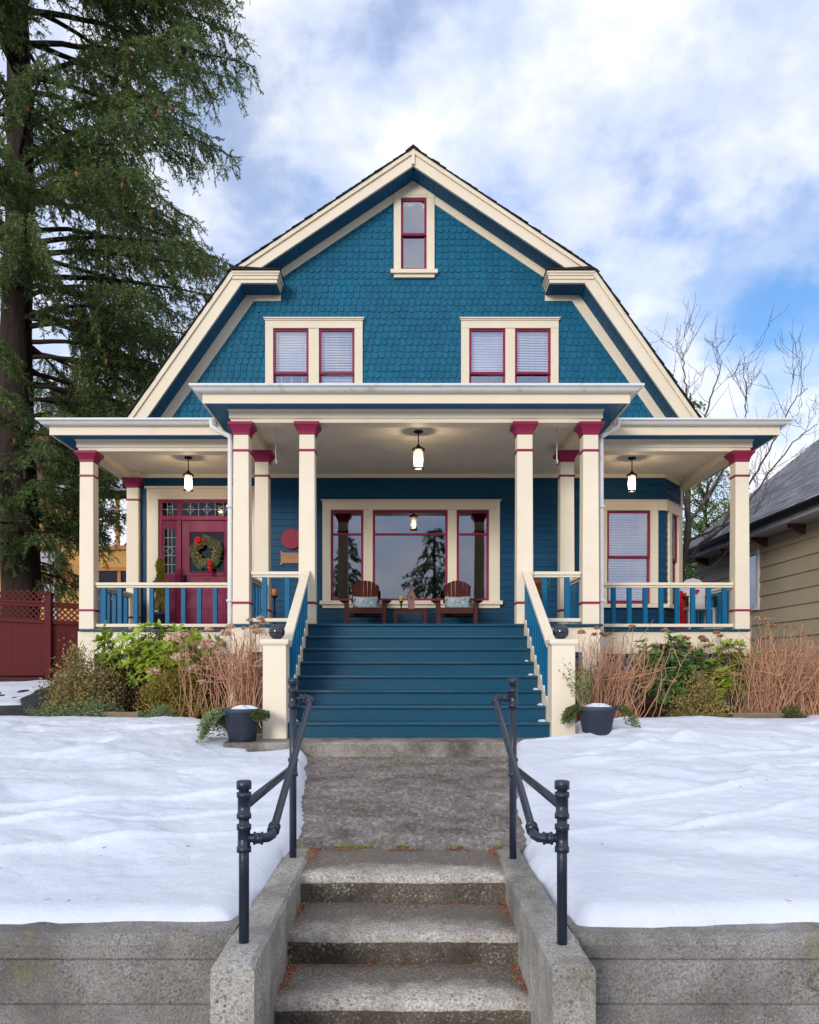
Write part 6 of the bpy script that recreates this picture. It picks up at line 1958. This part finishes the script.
# ================================================================ LIGHT AND SKY
SUN_EL, SUN_AZ = 15.0, -24.0      # azimuth from straight behind the camera, negative = from the left
w = bpy.data.worlds.new('World'); SC.world = w; w.use_nodes = True
nt = w.node_tree
bg = nt.nodes['Background']
sky = nt.nodes.new('ShaderNodeTexSky'); sky.sky_type = 'NISHITA'; sky.sun_disc = False
sky.sun_elevation = R(SUN_EL); sky.sun_rotation = R(180 - SUN_AZ); sky.air_density = 1.0; sky.dust_density = .4; sky.ozone_density = 2.0
tc = nt.nodes.new('ShaderNodeTexCoord')
sp = nt.nodes.new('ShaderNodeSeparateXYZ'); nt.links.new(tc.outputs['Generated'], sp.inputs[0])
def mth(op, a, b=None, clamp=False):
    n = nt.nodes.new('ShaderNodeMath'); n.operation = op; n.use_clamp = clamp
    for s_, v in zip(n.inputs, (a, b)):
        if v is None: continue
        if isinstance(v, (int, float)): s_.default_value = v
        else: nt.links.new(v, s_)
    return n.outputs[0]
den = mth('ADD', mth('MAXIMUM', sp.outputs[2], 0.0), .42)
cu, cv = mth('DIVIDE', sp.outputs[0], den), mth('DIVIDE', sp.outputs[1], den)
cb = nt.nodes.new('ShaderNodeCombineXYZ'); nt.links.new(cu, cb.inputs[0]); nt.links.new(cv, cb.inputs[1]); cb.inputs[2].default_value = 1.7
n1 = N(nt, 'ShaderNodeTexNoise', Scale=2.0, Detail=7.0, Roughness=.52, Distortion=.1); nt.links.new(cb.outputs[0], n1.inputs['Vector'])
n2 = N(nt, 'ShaderNodeTexNoise', Scale=9.0, Detail=8.0, Roughness=.55, Distortion=.05); nt.links.new(cb.outputs[0], n2.inputs['Vector'])
cov = mth('ADD', mth('MULTIPLY', n1.outputs['Fac'], .62), mth('MULTIPLY', n2.outputs['Fac'], .38))
# thinner places in the cloud, each towards its own direction
def hole(px, py, size, amt):
    d = at(px, py, 1.0).normalized()
    dp = nt.nodes.new('ShaderNodeVectorMath'); dp.operation = 'DOT_PRODUCT'; nt.links.new(tc.outputs['Generated'], dp.inputs[0]); dp.inputs[1].default_value = d
    x = mth('MULTIPLY', mth('SUBTRACT', 1.0, dp.outputs['Value']), 1.0 / (size * size * .5))
    return mth('MULTIPLY', mth('POWER', 2.718, mth('MULTIPLY', x, -1.0)), amt)
tot = cov
for hpar in ((815, 305, .10, .30), (745, 325, .06, .11), (225, 140, .09, .19), (418, 10, .08, .11), (650, 190, .08, .05), (250, 50, .06, .12), (520, 120, .05, .05), (600, 60, .05, .05), (560, 260, .07, .03)):
    tot = mth('SUBTRACT', tot, hole(*hpar))
mask = ramp(nt, tot, [(0.16, (0, 0, 0)), (0.32, (.40, .40, .40)), (0.44, (.80, .80, .80)), (0.58, (1, 1, 1))])
mask.color_ramp.interpolation = 'EASE'
shade = ramp(nt, n2.outputs['Fac'], [(0.32, (.60, .70, .95)), (0.48, (.77, .83, .985)), (0.66, (.95, .965, 1.0))])
sh1 = ramp(nt, n1.outputs['Fac'], [(0.40, (.92, .93, .98)), (0.6, (1.05, 1.04, 1.02))])
cl = mix(nt, 1.0, shade.outputs[0], sh1.outputs[0], 'MULTIPLY')
STR = .1
cls = nt.nodes.new('ShaderNodeVectorMath'); cls.operation = 'SCALE'; nt.links.new(cl, cls.inputs[0]); cls.inputs['Scale'].default_value = .92 / STR
skb = nt.nodes.new('ShaderNodeVectorMath'); skb.operation = 'MULTIPLY'; nt.links.new(sky.outputs[0], skb.inputs[0]); skb.inputs[1].default_value = (1.05, 1.35, 1.65)
fin = mix(nt, mask.outputs[0], skb.outputs[0], cls.outputs[0])
nt.links.new(fin, bg.inputs['Color']); bg.inputs['Strength'].default_value = STR
sl_ = bpy.data.lights.new('sun', 'SUN'); sl_.energy = 1.5; sl_.angle = R(16); sl_.color = (1, .97, .93)
so = bpy.data.objects.new('sun', sl_); COL.objects.link(so)
el, az = R(SUN_EL), R(SUN_AZ)
sd = Vector((math.sin(az) * math.cos(el), -math.cos(az) * math.cos(el), math.sin(el)))
so.rotation_euler = (-sd).to_track_quat('-Z', 'Y').to_euler()
so.location = sd * 30
vs_ = SC.view_settings
vs_.view_transform = 'Standard'; vs_.look = 'None'; vs_.exposure = 0.36; vs_.gamma = 1.0
SC.cycles.max_bounces = 8; SC.cycles.diffuse_bounces = 4; SC.cycles.glossy_bounces = 3; SC.cycles.transparent_max_bounces = 16
SC.cycles.use_denoising = True
